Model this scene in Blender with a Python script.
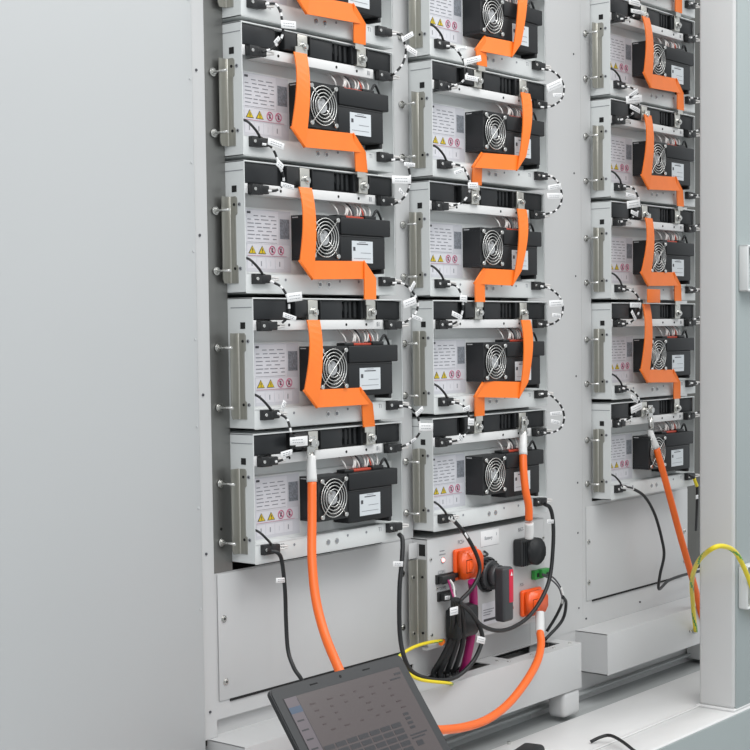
import bpy, bmesh, math, random
from mathutils import Vector, Matrix
random.seed(7)
S = bpy.context.scene
COL = S.collection
for o in list(bpy.data.objects):
    bpy.data.objects.remove(o)

# ------------------------------------------------------------------ camera
ZO = 1.9                                   # height of the top of the second module row above the ground
def cam_matrix(yaw, pitch, roll):
    cy, sy, cp, sp = math.cos(yaw), math.sin(yaw), math.cos(pitch), math.sin(pitch)
    f = Vector((sy*cp, cy*cp, sp)); r = Vector((cy, -sy, 0)); u = r.cross(f)
    cr, sr = math.cos(roll), math.sin(roll)
    R = r*cr + u*sr; U = -r*sr + u*cr
    return Matrix(((R.x, U.x, -f.x), (R.y, U.y, -f.y), (R.z, U.z, -f.z)))
cd = bpy.data.cameras.new('camera'); cam = bpy.data.objects.new('camera', cd); COL.objects.link(cam)
cam.matrix_world = Matrix.Translation((-2.1831, -2.1842, -0.6084 + ZO)) @ cam_matrix(0.895, -0.0611, -0.0119).to_4x4()
cd.sensor_width = 36; cd.lens = 1533.895/750*36
cd.shift_x = (375-399.0563)/750; cd.shift_y = (424.4043-375)/750
cd.clip_start = 0.05; cd.clip_end = 100
S.camera = cam
# ------------------------------------------------------------------ light
w = bpy.data.worlds.new('world'); S.world = w; w.use_nodes = True
w.node_tree.nodes['Background'].inputs[0].default_value = (0.93, 0.97, 1.0, 1)
w.node_tree.nodes['Background'].inputs[1].default_value = 0.72
def area(name, loc, target, sx, sy, power, col=(1, 1, 1)):
    l = bpy.data.lights.new(name, 'AREA'); l.shape = 'RECTANGLE'; l.size = sx; l.size_y = sy; l.energy = power; l.color = col
    o = bpy.data.objects.new(name, l); COL.objects.link(o); o.location = loc
    o.rotation_euler = (Vector(target)-Vector(loc)).to_track_quat('-Z', 'Y').to_euler()
area('ceiling_light', (0.3, -2.2, 4.6), (0.5, -0.4, 1.0), 3.2, 1.6, 86, (1, 0.995, 0.98))
area('ceiling_light', (-3.0, -3.4, 4.4), (-0.8, 0, 1.4), 3.6, 2.0, 92, (0.98, 0.99, 1.0))
area('ceiling_light', (3.6, -2.4, 4.6), (1.6, 0, 1.2), 3.0, 1.6, 45, (1, 0.99, 0.97))
vs = S.view_settings
vs.view_transform = 'Standard'; vs.look = 'None'; vs.exposure = 0.04; vs.gamma = 1.0; vs.use_curve_mapping = False

# ------------------------------------------------------------------ materials
def mat(name, col, rough=0.5, metal=0.0, noise=0.0, nscale=40, bump=0.0, emit=None, estr=0, spec=0.5, stretch=None, coat=0):
    m = bpy.data.materials.new(name); m.use_nodes = True; nt = m.node_tree
    b = nt.nodes['Principled BSDF']
    b.inputs['Base Color'].default_value = (*col, 1); b.inputs['Roughness'].default_value = rough
    b.inputs['Metallic'].default_value = metal; b.inputs['Specular IOR Level'].default_value = spec
    b.inputs['Coat Weight'].default_value = coat
    if emit: b.inputs['Emission Color'].default_value = (*emit, 1); b.inputs['Emission Strength'].default_value = estr
    if noise or bump:
        tc = nt.nodes.new('ShaderNodeTexCoord'); mp = nt.nodes.new('ShaderNodeMapping'); n = nt.nodes.new('ShaderNodeTexNoise')
        nt.links.new(tc.outputs['Object'], mp.inputs[0]); nt.links.new(mp.outputs[0], n.inputs['Vector'])
        if stretch: mp.inputs['Scale'].default_value = stretch
        n.inputs['Scale'].default_value = nscale; n.inputs['Detail'].default_value = 4
        if noise:
            r = nt.nodes.new('ShaderNodeValToRGB')
            r.color_ramp.elements[0].color = (*[max(0, c*(1-noise)) for c in col], 1); r.color_ramp.elements[1].color = (*[min(1, c*(1+noise)) for c in col], 1)
            r.color_ramp.elements[0].position = .3; r.color_ramp.elements[1].position = .7
            nt.links.new(n.outputs['Fac'], r.inputs[0]); nt.links.new(r.outputs[0], b.inputs['Base Color'])
        if bump:
            bp = nt.nodes.new('ShaderNodeBump'); bp.inputs['Strength'].default_value = bump; bp.inputs['Distance'].default_value = 0.002
            nt.links.new(n.outputs['Fac'], bp.inputs['Height']); nt.links.new(bp.outputs[0], b.inputs['Normal'])
    return m
M = {
 'paint': mat('painted_sheet_steel', (.545, .548, .548), .42, noise=.012, nscale=3, bump=.03),
 'panel': mat('painted_wall_panel', (.500, .513, .517), .38, noise=.015, nscale=1.5),
 'chassis': mat('powder_coated_chassis', (.665, .685, .68), .45, noise=.01, nscale=8),
 'rail': mat('cream_white_sill_paint', (.74, .74, .735), .4, noise=.03, nscale=6),
 'post': mat('post_paint', (.60, .60, .595), .4, noise=.01, nscale=3),
 'bluegrey': mat('blue_grey_paint', (.36, .405, .405), .45, noise=.02, nscale=3),
 'channel': mat('channel_shaded_paint', (.40, .415, .415), .6, noise=.14, nscale=9, stretch=(.3, 4, 4)),  # streaked grey, darkened to put the shade under the troughs into the colour
 'steel': mat('galvanised_steel', (.27, .27, .26), .38, .85, noise=.12, nscale=14, stretch=(1, 1, .25)),
 'darksteel': mat('dull_dark_steel', (.13, .13, .12), .5, .6, noise=.15, nscale=12, stretch=(1, 1, .25)),
 'ear': mat('brushed_bracket_steel', (.40, .395, .36), .36, .8, noise=.10, nscale=60, stretch=(3, 3, .15)),
 'chrome': mat('bright_plated_metal', (.62, .62, .60), .25, .95),
 'zinc': mat('tinned_copper', (.66, .65, .60), .3, .85, noise=.06, nscale=80),
 'black': mat('black_plastic', (.014, .015, .016), .42),
 'black2': mat('charcoal_plastic', (.014, .0155, .017), .5, spec=.35),
 'black3': mat('dark_grey_cover_plastic', (.020, .022, .024), .4, spec=.35),
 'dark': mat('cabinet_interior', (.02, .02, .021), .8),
 'hole': mat('hole_black', (.012, .012, .012), .9),
 'orange': mat('orange_busbar_insulation', (.92, .195, .016), .42, noise=.03, nscale=30),
 'orange2': mat('orange_cable_jacket', (.92, .155, .018), .4),
 'orange3': mat('orange_plug_plastic', (.95, .11, .008), .34, coat=.2),
 'magenta': mat('magenta_cable_jacket', (.33, .008, .12), .35),
 'rubber': mat('black_cable_rubber', (.011, .012, .013), .42),
 'white': mat('white_tag', (.80, .80, .80), .5),
 'sleeve': mat('white_heat_shrink', (.72, .72, .71), .35),
 'wire_white': mat('white_wire', (.66, .64, .62), .4),
 'label': mat('label_paper', (.55, .555, .59), .45),
 'label2': mat('label_paper_white', (.635, .635, .67), .45),
 'blabel': mat('cool_white_label', (.62, .655, .68), .45),
 'greypatch': mat('grey_sticker', (.20, .215, .24), .5, noise=.35, nscale=220),
 'ink': mat('grey_print', (.24, .25, .27), .6),
 'ink2': mat('dark_print', (.06, .06, .07), .6),
 'pink': mat('pink_print', (.50, .15, .24), .6),
 'yellow': mat('warning_yellow', (.62, .46, .01), .5),
 'red': mat('signal_red', (.62, .02, .02), .4),
 'redstrip': mat('switch_red_inlay', (.62, .012, .05), .35),
 'knob': mat('switch_grey_plastic', (.045, .047, .05), .42),
 'redconn': mat('red_connector', (.50, .06, .03), .45),
 'green': mat('green_terminal_plug', (.03, .28, .05), .4),
 'yel': mat('yellow_ground_jacket', (.82, .66, .02), .4),
 'grn': mat('green_ground_stripe', (.08, .33, .03), .4),
 'conc': mat('concrete_floor', (.42, .43, .43), .5, noise=.06, nscale=4),
 'bezel': mat('laptop_bezel', (.031, .032, .034), .45),
 'lapedge': mat('laptop_edge', (.02, .02, .022), .35),
 'screen': mat('laptop_screen', (.034, .030, .030), .22, emit=(.115, .092, .092), estr=.55),
 'ui1': mat('screen_dark_cells', (.016, .016, .018), .3, emit=(.05, .048, .056), estr=.35),
 'ui2': mat('screen_red_brown_marks', (.02, .014, .014), .3, emit=(.06, .036, .038), estr=.5),
 'ui3': mat('screen_blue_item', (.02, .03, .05), .3, emit=(.045, .075, .12), estr=.8),
 'ui4': mat('screen_side_pane', (.05, .045, .05), .3, emit=(.13, .105, .118), estr=.62),
 'led': mat('status_led', (.9, .3, .3), .3, emit=(1, .35, .35), estr=2.2),
 'led2': mat('led_halo_ring', (.75, .5, .5), .4),
 'fansticker': mat('fan_hub_sticker', (.45, .46, .47), .4, noise=.3, nscale=120),
}
# ------------------------------------------------------------------ mesh helpers
class MB:
    """collects shapes into one mesh; each shape carries a material slot"""
    def __init__(s): s.bm = bmesh.new(); s.mats = []
    def mi(s, m):
        if m not in s.mats: s.mats.append(m)
        return s.mats.index(m)
    def box(s, x0, x1, y0, y1, z0, z1, m, bev=0.0, seg=2, rot=None, piv=None):
        tb = bmesh.new(); bmesh.ops.create_cube(tb, size=1)
        sx, sy, sz = abs(x1-x0), abs(y1-y0), abs(z1-z0)
        for v in tb.verts: v.co = Vector((v.co.x*sx, v.co.y*sy, v.co.z*sz))
        if bev > 0: bmesh.ops.bevel(tb, geom=list(tb.edges), offset=min(bev, .49*min(sx, sy, sz)), segments=seg, affect='EDGES', profile=.5)
        c = Vector(((x0+x1)/2, (y0+y1)/2, (z0+z1)/2))
        for v in tb.verts:
            v.co += c
            if rot is not None:
                p = Vector(piv) if piv else c
                v.co = rot @ (v.co-p) + p
        s.join(tb, m, bev > 0); return s
    def join(s, tb, m, smooth=False):
        i = s.mi(m); me = bpy.data.meshes.new('t')
        for f in tb.faces: f.material_index = i; f.smooth = smooth
        tb.to_mesh(me); tb.free(); s.bm.from_mesh(me); bpy.data.meshes.remove(me)
    def cyl(s, p0, p1, r, m, seg=16, r2=None, smooth=True):
        p0, p1 = Vector(p0), Vector(p1); d = p1-p0
        tb = bmesh.new(); bmesh.ops.create_cone(tb, cap_ends=True, segments=seg, radius1=r, radius2=r if r2 is None else r2, depth=d.length)
        q = d.to_track_quat('Z', 'Y').to_matrix().to_4x4(); q.translation = (p0+p1)/2
        bmesh.ops.transform(tb, matrix=q, verts=tb.verts)
        i = s.mi(m); me = bpy.data.meshes.new('t')
        for f in tb.faces: f.material_index = i; f.smooth = smooth and len(f.verts) == 4
        tb.to_mesh(me); tb.free(); s.bm.from_mesh(me); bpy.data.meshes.remove(me); return s
    def torus(s, c, R, r, m, axis='Y', seg=40, ms=8):
        vs = []; i = s.mi(m)
        for a in range(seg):
            t = 2*math.pi*a/seg; ring = []
            for b in range(ms):
                p = 2*math.pi*b/ms; rr = R+r*math.cos(p); h = r*math.sin(p)
                co = (rr*math.cos(t), h, rr*math.sin(t)) if axis == 'Y' else ((h, rr*math.cos(t), rr*math.sin(t)) if axis == 'X' else (rr*math.cos(t), rr*math.sin(t), h))
                ring.append(s.bm.verts.new(Vector(c)+Vector(co)))
            vs.append(ring)
        for a in range(seg):
            for b in range(ms):
                f = s.bm.faces.new((vs[a][b], vs[(a+1) % seg][b], vs[(a+1) % seg][(b+1) % ms], vs[a][(b+1) % ms])); f.material_index = i; f.smooth = True
        return s
    def prism(s, poly, y0, y1, m, plane='XZ', bev=0):
        """polygon in the XZ (or YZ) plane extruded along the remaining axis"""
        tb = bmesh.new()
        def co(p, h): return (p[0], h, p[1]) if plane == 'XZ' else ((h, p[0], p[1]) if plane == 'YZ' else (p[0], p[1], h))
        a = [tb.verts.new(co(p, y0)) for p in poly]; b = [tb.verts.new(co(p, y1)) for p in poly]; n = len(poly)
        tb.faces.new(a); tb.faces.new(b[::-1])
        for k in range(n): tb.faces.new((a[k], b[k], b[(k+1) % n], a[(k+1) % n]))
        bmesh.ops.recalc_face_normals(tb, faces=tb.faces)
        if bev: bmesh.ops.bevel(tb, geom=list(tb.edges), offset=bev, segments=2, affect='EDGES')
        s.join(tb, m, bev > 0); return s
    def tube(s, pts, r, m, seg=10, sub=6, m2=None, period=0, duty=.3, cap=True, twist=False):
        P = smooth_path(pts, sub)
        i = s.mi(m); j = s.mi(m2) if m2 else i
        rings = []; L = 0; Ls = []
        T = (P[1]-P[0]).normalized(); N = T.orthogonal().normalized()
        for k, p in enumerate(P):
            if k: L += (p-P[k-1]).length
            Ls.append(L)
            t = (P[min(k+1, len(P)-1)]-P[max(k-1, 0)]).normalized()
            N = (N - t*N.dot(t)).normalized(); B = t.cross(N)
            rr = r(k/(len(P)-1)) if callable(r) else r
            rings.append([s.bm.verts.new(p+(N*math.cos(2*math.pi*a/seg)+B*math.sin(2*math.pi*a/seg))*rr) for a in range(seg)])
        for k in range(len(P)-1):
            if period:
                st = (Ls[k] % period)/period < duty
            for a in range(seg):
                f = s.bm.faces.new((rings[k][a], rings[k][(a+1) % seg], rings[k+1][(a+1) % seg], rings[k+1][a])); f.smooth = True
                if twist: f.material_index = j if (a+int(Ls[k]/.02)) % seg < max(2, seg//5) else i
                else: f.material_index = j if (period and st) else i
        if cap:
            f = s.bm.faces.new(rings[0][::-1]); f.material_index = i
            f = s.bm.faces.new(rings[-1]); f.material_index = i
        return s
    def slab(s, A, B, th, m, nrm=(0, -1, 0)):
        """strip between side polylines A and B with thickness th along nrm"""
        n = Vector(nrm)*th; i = s.mi(m)
        a = [s.bm.verts.new(Vector(p)) for p in A]; b = [s.bm.verts.new(Vector(p)) for p in B]
        c = [s.bm.verts.new(Vector(p)+n) for p in A]; d = [s.bm.verts.new(Vector(p)+n) for p in B]
        fs = []
        for k in range(len(A)-1):
            fs += [(c[k], c[k+1], d[k+1], d[k]), (a[k], b[k], b[k+1], a[k+1]), (a[k], a[k+1], c[k+1], c[k]), (b[k], d[k], d[k+1], b[k+1])]
        fs += [(a[0], c[0], d[0], b[0]), (a[-1], b[-1], d[-1], c[-1])]
        new = [s.bm.faces.new(f) for f in fs]
        for f in new: f.material_index = i; f.smooth = False
        bmesh.ops.recalc_face_normals(s.bm, faces=new)
        return s
    def build(s, name, parent=None, loc=None):
        me = bpy.data.meshes.new(name); s.bm.to_mesh(me); s.bm.free()
        for m in s.mats: me.materials.append(M[m])
        o = bpy.data.objects.new(name, me); COL.objects.link(o)
        if parent: o.parent = parent
        if loc: o.location = loc
        return o
def smooth_path(pts, sub):
    P = [Vector(p) for p in pts]
    if len(P) < 3 or sub < 2:
        if len(P) == 2 and sub > 1: return [P[0].lerp(P[1], k/sub) for k in range(sub+1)]
        return P
    E = [2*P[0]-P[1]]+P+[2*P[-1]-P[-2]]; out = []
    for k in range(1, len(E)-2):
        p0, p1, p2, p3 = E[k-1:k+3]
        for q in range(sub):
            t = q/sub
            out.append(.5*((2*p1)+(p2-p0)*t+(2*p0-5*p1+4*p2-p3)*t*t+(3*p1-p0-3*p2+p3)*t**3))
    out.append(P[-1]); return out
def empty(name, loc, label, cat, group=None):
    o = bpy.data.objects.new(name, None); o.empty_display_size = .05; COL.objects.link(o); o.location = loc
    return tag(o, label, cat, group)
def tag(o, label, cat, group=None):
    o['label'] = label; o['category'] = cat
    if group: o['group'] = group
    return o
def struct(o): o['kind'] = 'structure'; return o
def copy_tree(o, parent=None):
    c = o.copy(); COL.objects.link(c); c.parent = parent
    for ch in [x for x in ALL if x.parent == o]: copy_tree(ch, c)
    return c
_tc = {}
def text(name, body, size, m, parent, loc, rot=(math.pi/2, 0, 0), th=.0004, xs=1.0):
    """flat lettering facing -y, converted to a mesh"""
    k = (body, size, m, th)
    if k not in _tc:
        cu = bpy.data.curves.new('t', 'FONT'); cu.body = body; cu.size = size; cu.extrude = th/2
        cu.align_x = 'CENTER'; cu.align_y = 'CENTER'
        t = bpy.data.objects.new('t', cu); COL.objects.link(t)
        dg = bpy.context.evaluated_depsgraph_get(); me = bpy.data.meshes.new_from_object(t.evaluated_get(dg))
        bpy.data.objects.remove(t); bpy.data.curves.remove(cu); me.name = name; me.materials.clear(); me.materials.append(M[m]); _tc[k] = me
    o = bpy.data.objects.new(name, _tc[k]); COL.objects.link(o); o.location = loc; o.rotation_euler = rot; o.scale = (xs, 1, 1)
    if parent: o.parent = parent
    return o
def circle(cx, cz, r, n=24, a0=0): return [(cx+r*math.cos(2*math.pi*k/n+a0), cz+r*math.sin(2*math.pi*k/n+a0)) for k in range(n)]
STRAPS=[(0,0,[(0.1651,-0.0595,2.0875),(0.1322,-0.0865,1.9488),(0.3381,-0.0675,1.9608),(0.3466,-0.0593,1.9004)]),(0,1,[(0.1584,-0.0593,1.8567),(0.1202,-0.0863,1.6819),(0.3327,-0.0673,1.69),(0.3469,-0.0599,1.6305)]),(0,2,[(0.1665,-0.0599,1.586),(0.1373,-0.0869,1.4163),(0.3614,-0.0679,1.4222),(0.3494,-0.0768,1.3587)]),(0,3,[(0.1663,-0.0768,1.3153),(0.1261,-0.1038,1.1554),(0.3239,-0.0848,1.1531),(0.3462,-0.072,1.0859)]),(1,0,[(0.9427,-0.069,2.1566),(0.8835,-0.096,1.9549),(0.7632,-0.077,1.9572),(0.7733,-0.0735,1.906)]),(1,1,[(0.9526,-0.0735,1.8637),(0.8947,-0.1005,1.6886),(0.7409,-0.0815,1.6852),(0.7618,-0.063,1.6301)]),(1,2,[(0.9487,-0.063,1.5843),(0.8875,-0.09,1.4145),(0.7595,-0.071,1.4173),(0.7623,-0.0698,1.3564)]),(1,3,[(0.9527,-0.0698,1.3138),(0.9019,-0.0968,1.1444),(0.7461,-0.0778,1.1523),(0.763,-0.065,1.0876)]),(2,-1,[(1.5487,-0.068,2.3897),(1.5005,-0.095,2.2279),(1.7189,-0.076,2.2401),(1.7336,-0.068,2.1758)]),(2,0,[(1.5476,-0.068,2.1355),(1.5101,-0.095,1.9586),(1.7272,-0.076,1.9697),(1.7437,-0.0686,1.9052)]),(2,1,[(1.5564,-0.0686,1.8723),(1.4972,-0.0956,1.6845),(1.7227,-0.0766,1.6954),(1.7426,-0.069,1.6341)]),(2,2,[(1.5601,-0.069,1.5923),(1.4926,-0.096,1.4232),(1.7099,-0.077,1.4278),(1.7273,-0.0691,1.3661)]),(2,3,[(1.5452,-0.0691,1.3565),(1.4886,-0.0961,1.1604),(1.7063,-0.0771,1.1535),(1.7261,-0.0663,1.088)])]
RIGHT_LOOPS=[(0,0,[(0.4474,-0.0685,1.9344),(0.4615,-0.0795,1.9328),(0.465,-0.0876,1.9173),(0.468,-0.0905,1.9002),(0.4607,-0.0876,1.8717),(0.446,-0.0795,1.8515),(0.4422,-0.0685,1.8437)],[((0.4456,-0.0975,1.9176),(0.4844,-0.0975,1.937),0.0108),((0.4627,-0.0975,1.904),(0.4978,-0.0975,1.8946),0.013)]),(0,1,[(0.439,-0.0683,1.6625),(0.4601,-0.0793,1.6633),(0.4743,-0.0874,1.6486),(0.4771,-0.0903,1.6204),(0.4697,-0.0874,1.5918),(0.4549,-0.0793,1.5741),(0.4371,-0.0683,1.5651)],[((0.4478,-0.0973,1.6523),(0.4865,-0.0973,1.6531),0.0087),((0.4056,-0.0973,1.6161),(0.4717,-0.0973,1.6195),0.0172),((0.4294,-0.0973,1.5973),(0.4465,-0.0973,1.5854),0.0087)]),(0,2,[(0.4365,-0.0689,1.3956),(0.4631,-0.0784,1.3936),(0.4816,-0.0861,1.3805),(0.4972,-0.0903,1.3585),(0.4968,-0.0903,1.3365),(0.4804,-0.0861,1.3189),(0.4615,-0.0784,1.3081),(0.4453,-0.0689,1.3061)],[((0.463,-0.0979,1.3778),(0.4811,-0.0979,1.3977),0.0099),((0.4396,-0.0979,1.3471),(0.484,-0.0979,1.3583),0.0174),((0.4691,-0.0979,1.3232),(0.5047,-0.0979,1.3143),0.0088)]),(0,3,[(0.4348,-0.0858,1.1267),(0.4544,-0.0953,1.1238),(0.4694,-0.103,1.1123),(0.4779,-0.1072,1.0921),(0.4811,-0.1072,1.0698),(0.4719,-0.103,1.0548),(0.4601,-0.0953,1.0442),(0.4401,-0.0858,1.0363)],[((0.4578,-0.1148,1.1066),(0.4831,-0.1148,1.1207),0.011),((0.468,-0.1148,1.0796),(0.5185,-0.1148,1.0768),0.0176),((0.439,-0.1148,1.0485),(0.4533,-0.1148,1.0541),0.0065)]),(1,0,[(1.0181,-0.078,1.9289),(1.0528,-0.0875,1.9272),(1.0771,-0.0952,1.9122),(1.0886,-0.0994,1.8885),(1.0791,-0.0994,1.8629),(1.0582,-0.0952,1.8464),(1.0338,-0.0875,1.8372),(1.0082,-0.078,1.8355)],[((1.0,-0.107,1.8752),(1.0677,-0.107,1.9),0.0195),((1.0266,-0.107,1.8624),(1.0674,-0.107,1.8682),0.0098)]),(1,1,[(1.0128,-0.0825,1.6674),(1.0431,-0.092,1.6664),(1.0584,-0.0997,1.6521),(1.0675,-0.1039,1.6303),(1.0649,-0.1039,1.603),(1.044,-0.0997,1.5824),(1.0151,-0.092,1.574),(1.0028,-0.0825,1.5739)],[((0.9949,-0.1115,1.6349),(1.0536,-0.1115,1.6449),0.0122),((0.9903,-0.1115,1.6153),(1.0579,-0.1115,1.6193),0.0147)]),(1,2,[(1.0168,-0.072,1.3977),(1.0399,-0.0804,1.3929),(1.0653,-0.0876,1.3806),(1.0807,-0.0923,1.3632),(1.0871,-0.094,1.3407),(1.0756,-0.0923,1.3182),(1.0553,-0.0876,1.3058),(1.0344,-0.0804,1.301),(1.0157,-0.072,1.3037)],[((1.0125,-0.101,1.3526),(1.0763,-0.101,1.3555),0.0173),((1.0257,-0.101,1.3255),(1.0667,-0.101,1.3231),0.0099)]),(1,3,[(1.0034,-0.0788,1.1303),(1.0267,-0.0872,1.1296),(1.0474,-0.0944,1.1164),(1.0674,-0.0991,1.098),(1.0785,-0.1008,1.0749),(1.0762,-0.0991,1.0523),(1.0604,-0.0944,1.038),(1.0301,-0.0872,1.032),(1.0024,-0.0788,1.0359)],[((1.0036,-0.1078,1.0814),(1.0583,-0.1078,1.0811),0.0099),((1.0079,-0.1078,1.0638),(1.0489,-0.1078,1.0566),0.0099)]),(2,-1,[(1.7874,-0.077,2.2093),(1.8228,-0.0899,2.2074),(1.8438,-0.0979,2.1842),(1.8377,-0.0979,2.1523),(1.8107,-0.0899,2.1213),(1.7873,-0.077,2.1113)],[]),(2,0,[(1.7872,-0.077,1.9427),(1.8228,-0.0899,1.9424),(1.8379,-0.0979,1.9234),(1.844,-0.0979,1.89),(1.8228,-0.0899,1.8575),(1.7932,-0.077,1.8474)],[]),(2,1,[(1.7859,-0.0776,1.6683),(1.8217,-0.0905,1.6668),(1.8369,-0.0985,1.6473),(1.8431,-0.0985,1.6162),(1.8218,-0.0905,1.587),(1.7919,-0.0776,1.5777)],[]),(2,2,[(1.785,-0.078,1.3978),(1.821,-0.0909,1.395),(1.8363,-0.0989,1.3749),(1.8425,-0.0989,1.3461),(1.821,-0.0909,1.3203),(1.791,-0.078,1.3119)],[]),(2,3,[(1.7847,-0.0781,1.131),(1.8209,-0.091,1.127),(1.8363,-0.099,1.1063),(1.8425,-0.099,1.0742),(1.8209,-0.091,1.0489),(1.7907,-0.0781,1.0414)],[])]
LEFT_LOOPS=[(0,0,[(0.0496,-0.0685,1.9365),(0.0681,-0.078,1.9381),(0.074,-0.0857,1.9243),(0.0748,-0.0899,1.9063),(0.0771,-0.0899,1.8833),(0.0697,-0.0857,1.8633),(0.0545,-0.078,1.8485),(0.0387,-0.0685,1.8417)],[((0.0636,-0.0975,1.8959),(0.1072,-0.0975,1.8993),0.0157),((0.0441,-0.0975,1.8563),(0.0586,-0.0975,1.869),0.0078)]),(0,1,[(0.0345,-0.0683,1.6621),(0.0472,-0.0778,1.6584),(0.053,-0.0855,1.6446),(0.0595,-0.0897,1.6213),(0.0706,-0.0897,1.6024),(0.0747,-0.0855,1.5853),(0.0652,-0.0778,1.5733),(0.0493,-0.0683,1.571)],[((0.0211,-0.0973,1.6643),(0.0667,-0.0973,1.6565),0.0137),((0.0458,-0.0973,1.6255),(0.0628,-0.0973,1.6151),0.0138),((0.0562,-0.0973,1.5832),(0.094,-0.0973,1.5788),0.0089)]),(0,2,[(0.05,-0.0689,1.3931),(0.0671,-0.0799,1.3832),(0.0756,-0.088,1.3671),(0.0807,-0.0909,1.3472),(0.0804,-0.088,1.3233),(0.0712,-0.0799,1.3095),(0.0623,-0.0689,1.3017)],[((0.0676,-0.0979,1.3589),(0.112,-0.0979,1.3633),0.0179),((0.0552,-0.0979,1.3261),(0.0931,-0.0979,1.3172),0.0099)]),(0,3,[(0.046,-0.0858,1.1306),(0.0601,-0.0968,1.1201),(0.0627,-0.1049,1.1002),(0.0619,-0.1078,1.0764),(0.0645,-0.1049,1.0521),(0.0523,-0.0968,1.0386),(0.0378,-0.0858,1.0332)],[((0.0297,-0.1148,1.14),(0.0387,-0.1148,1.1554),0.0099),((0.0513,-0.1148,1.0743),(0.0956,-0.1148,1.0735),0.0159),((0.0246,-0.1148,1.0493),(0.0566,-0.1148,1.0531),0.0118)]),(1,0,[(0.6298,-0.078,1.9322),(0.6434,-0.0875,1.9306),(0.6557,-0.0952,1.9179),(0.6688,-0.0994,1.8989),(0.68,-0.0994,1.8756),(0.6701,-0.0952,1.8569),(0.6535,-0.0875,1.8468),(0.6358,-0.078,1.8413)],[((0.6284,-0.107,1.9195),(0.6705,-0.107,1.9296),0.0079),((0.6584,-0.107,1.8956),(0.7247,-0.107,1.9142),0.0136),((0.6618,-0.107,1.8635),(0.7122,-0.107,1.8639),0.0113)]),(1,1,[(0.6383,-0.0825,1.668),(0.6616,-0.0935,1.6645),(0.6735,-0.1016,1.6466),(0.6808,-0.1045,1.6242),(0.6767,-0.1016,1.5992),(0.6603,-0.0935,1.5806),(0.633,-0.0825,1.5729)],[((0.6103,-0.1115,1.6425),(0.6485,-0.1115,1.6531),0.0101),((0.6633,-0.1115,1.6192),(0.7023,-0.1115,1.6218),0.0137)]),(1,2,[(0.6327,-0.072,1.3965),(0.6523,-0.083,1.3919),(0.6604,-0.0911,1.3736),(0.6637,-0.094,1.3484),(0.6596,-0.0911,1.3232),(0.6471,-0.083,1.3074),(0.6273,-0.072,1.303)],[((0.6429,-0.101,1.364),(0.6699,-0.101,1.362),0.016),((0.6118,-0.101,1.3299),(0.6498,-0.101,1.3185),0.0113)]),(1,3,[(0.6344,-0.0788,1.1266),(0.6562,-0.0883,1.1213),(0.6727,-0.096,1.1068),(0.6744,-0.1002,1.0837),(0.6701,-0.1002,1.0608),(0.6523,-0.096,1.0433),(0.6355,-0.0883,1.0372),(0.61,-0.0788,1.0362)],[((0.6411,-0.1078,1.1086),(0.6684,-0.1078,1.1142),0.0103),((0.6601,-0.1078,1.0801),(0.6835,-0.1078,1.0788),0.0161),((0.6248,-0.1078,1.0523),(0.64,-0.1078,1.0399),0.0091)]),(2,-1,[(1.4,-0.077,2.1851),(1.433,-0.088,2.1836),(1.4611,-0.0961,2.1713),(1.4664,-0.099,2.1481),(1.4503,-0.0961,2.125),(1.4222,-0.088,2.1114),(1.3995,-0.077,2.1069)],[((1.3966,-0.106,2.1492),(1.4542,-0.106,2.1504),0.0158),((1.4069,-0.106,2.1262),(1.4754,-0.106,2.13),0.0105)]),(2,0,[(1.4036,-0.077,1.9322),(1.4422,-0.088,1.9302),(1.4599,-0.0961,1.9155),(1.4599,-0.099,1.8914),(1.4385,-0.0961,1.8657),(1.4103,-0.088,1.8478),(1.3979,-0.077,1.8423)],[((1.3953,-0.106,1.8994),(1.4426,-0.106,1.9217),0.0119),((1.3797,-0.106,1.8899),(1.4637,-0.106,1.903),0.0197),((1.4004,-0.106,1.8765),(1.4529,-0.106,1.8675),0.0119)]),(2,1,[(1.4114,-0.0776,1.6694),(1.4451,-0.0886,1.6655),(1.4575,-0.0967,1.6418),(1.463,-0.0996,1.6179),(1.4467,-0.0967,1.5959),(1.4183,-0.0886,1.579),(1.3901,-0.0776,1.5729)],[((1.3773,-0.1066,1.6429),(1.4296,-0.1066,1.6395),0.0119),((1.3824,-0.1066,1.6156),(1.4508,-0.1066,1.6248),0.0198),((1.4031,-0.1066,1.5997),(1.44,-0.1066,1.5923),0.0106)]),(2,2,[(1.4039,-0.078,1.3954),(1.4377,-0.089,1.3903),(1.4556,-0.0971,1.3742),(1.461,-0.1,1.35),(1.45,-0.0971,1.3231),(1.4214,-0.089,1.3045),(1.3877,-0.078,1.3021)],[((1.3959,-0.107,1.3522),(1.4542,-0.107,1.3525),0.0133),((1.4037,-0.107,1.3363),(1.4273,-0.107,1.3123),0.0107)]),(2,3,[(1.4022,-0.0781,1.1306),(1.4361,-0.0891,1.1214),(1.4542,-0.0972,1.1046),(1.4543,-0.1001,1.0803),(1.4325,-0.0972,1.0597),(1.4145,-0.0891,1.0469),(1.386,-0.0781,1.0428)],[((1.3997,-0.1071,1.1097),(1.4368,-0.1071,1.0921),0.0107),((1.3995,-0.1071,1.071),(1.4582,-0.1071,1.0817),0.0187)])]
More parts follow.
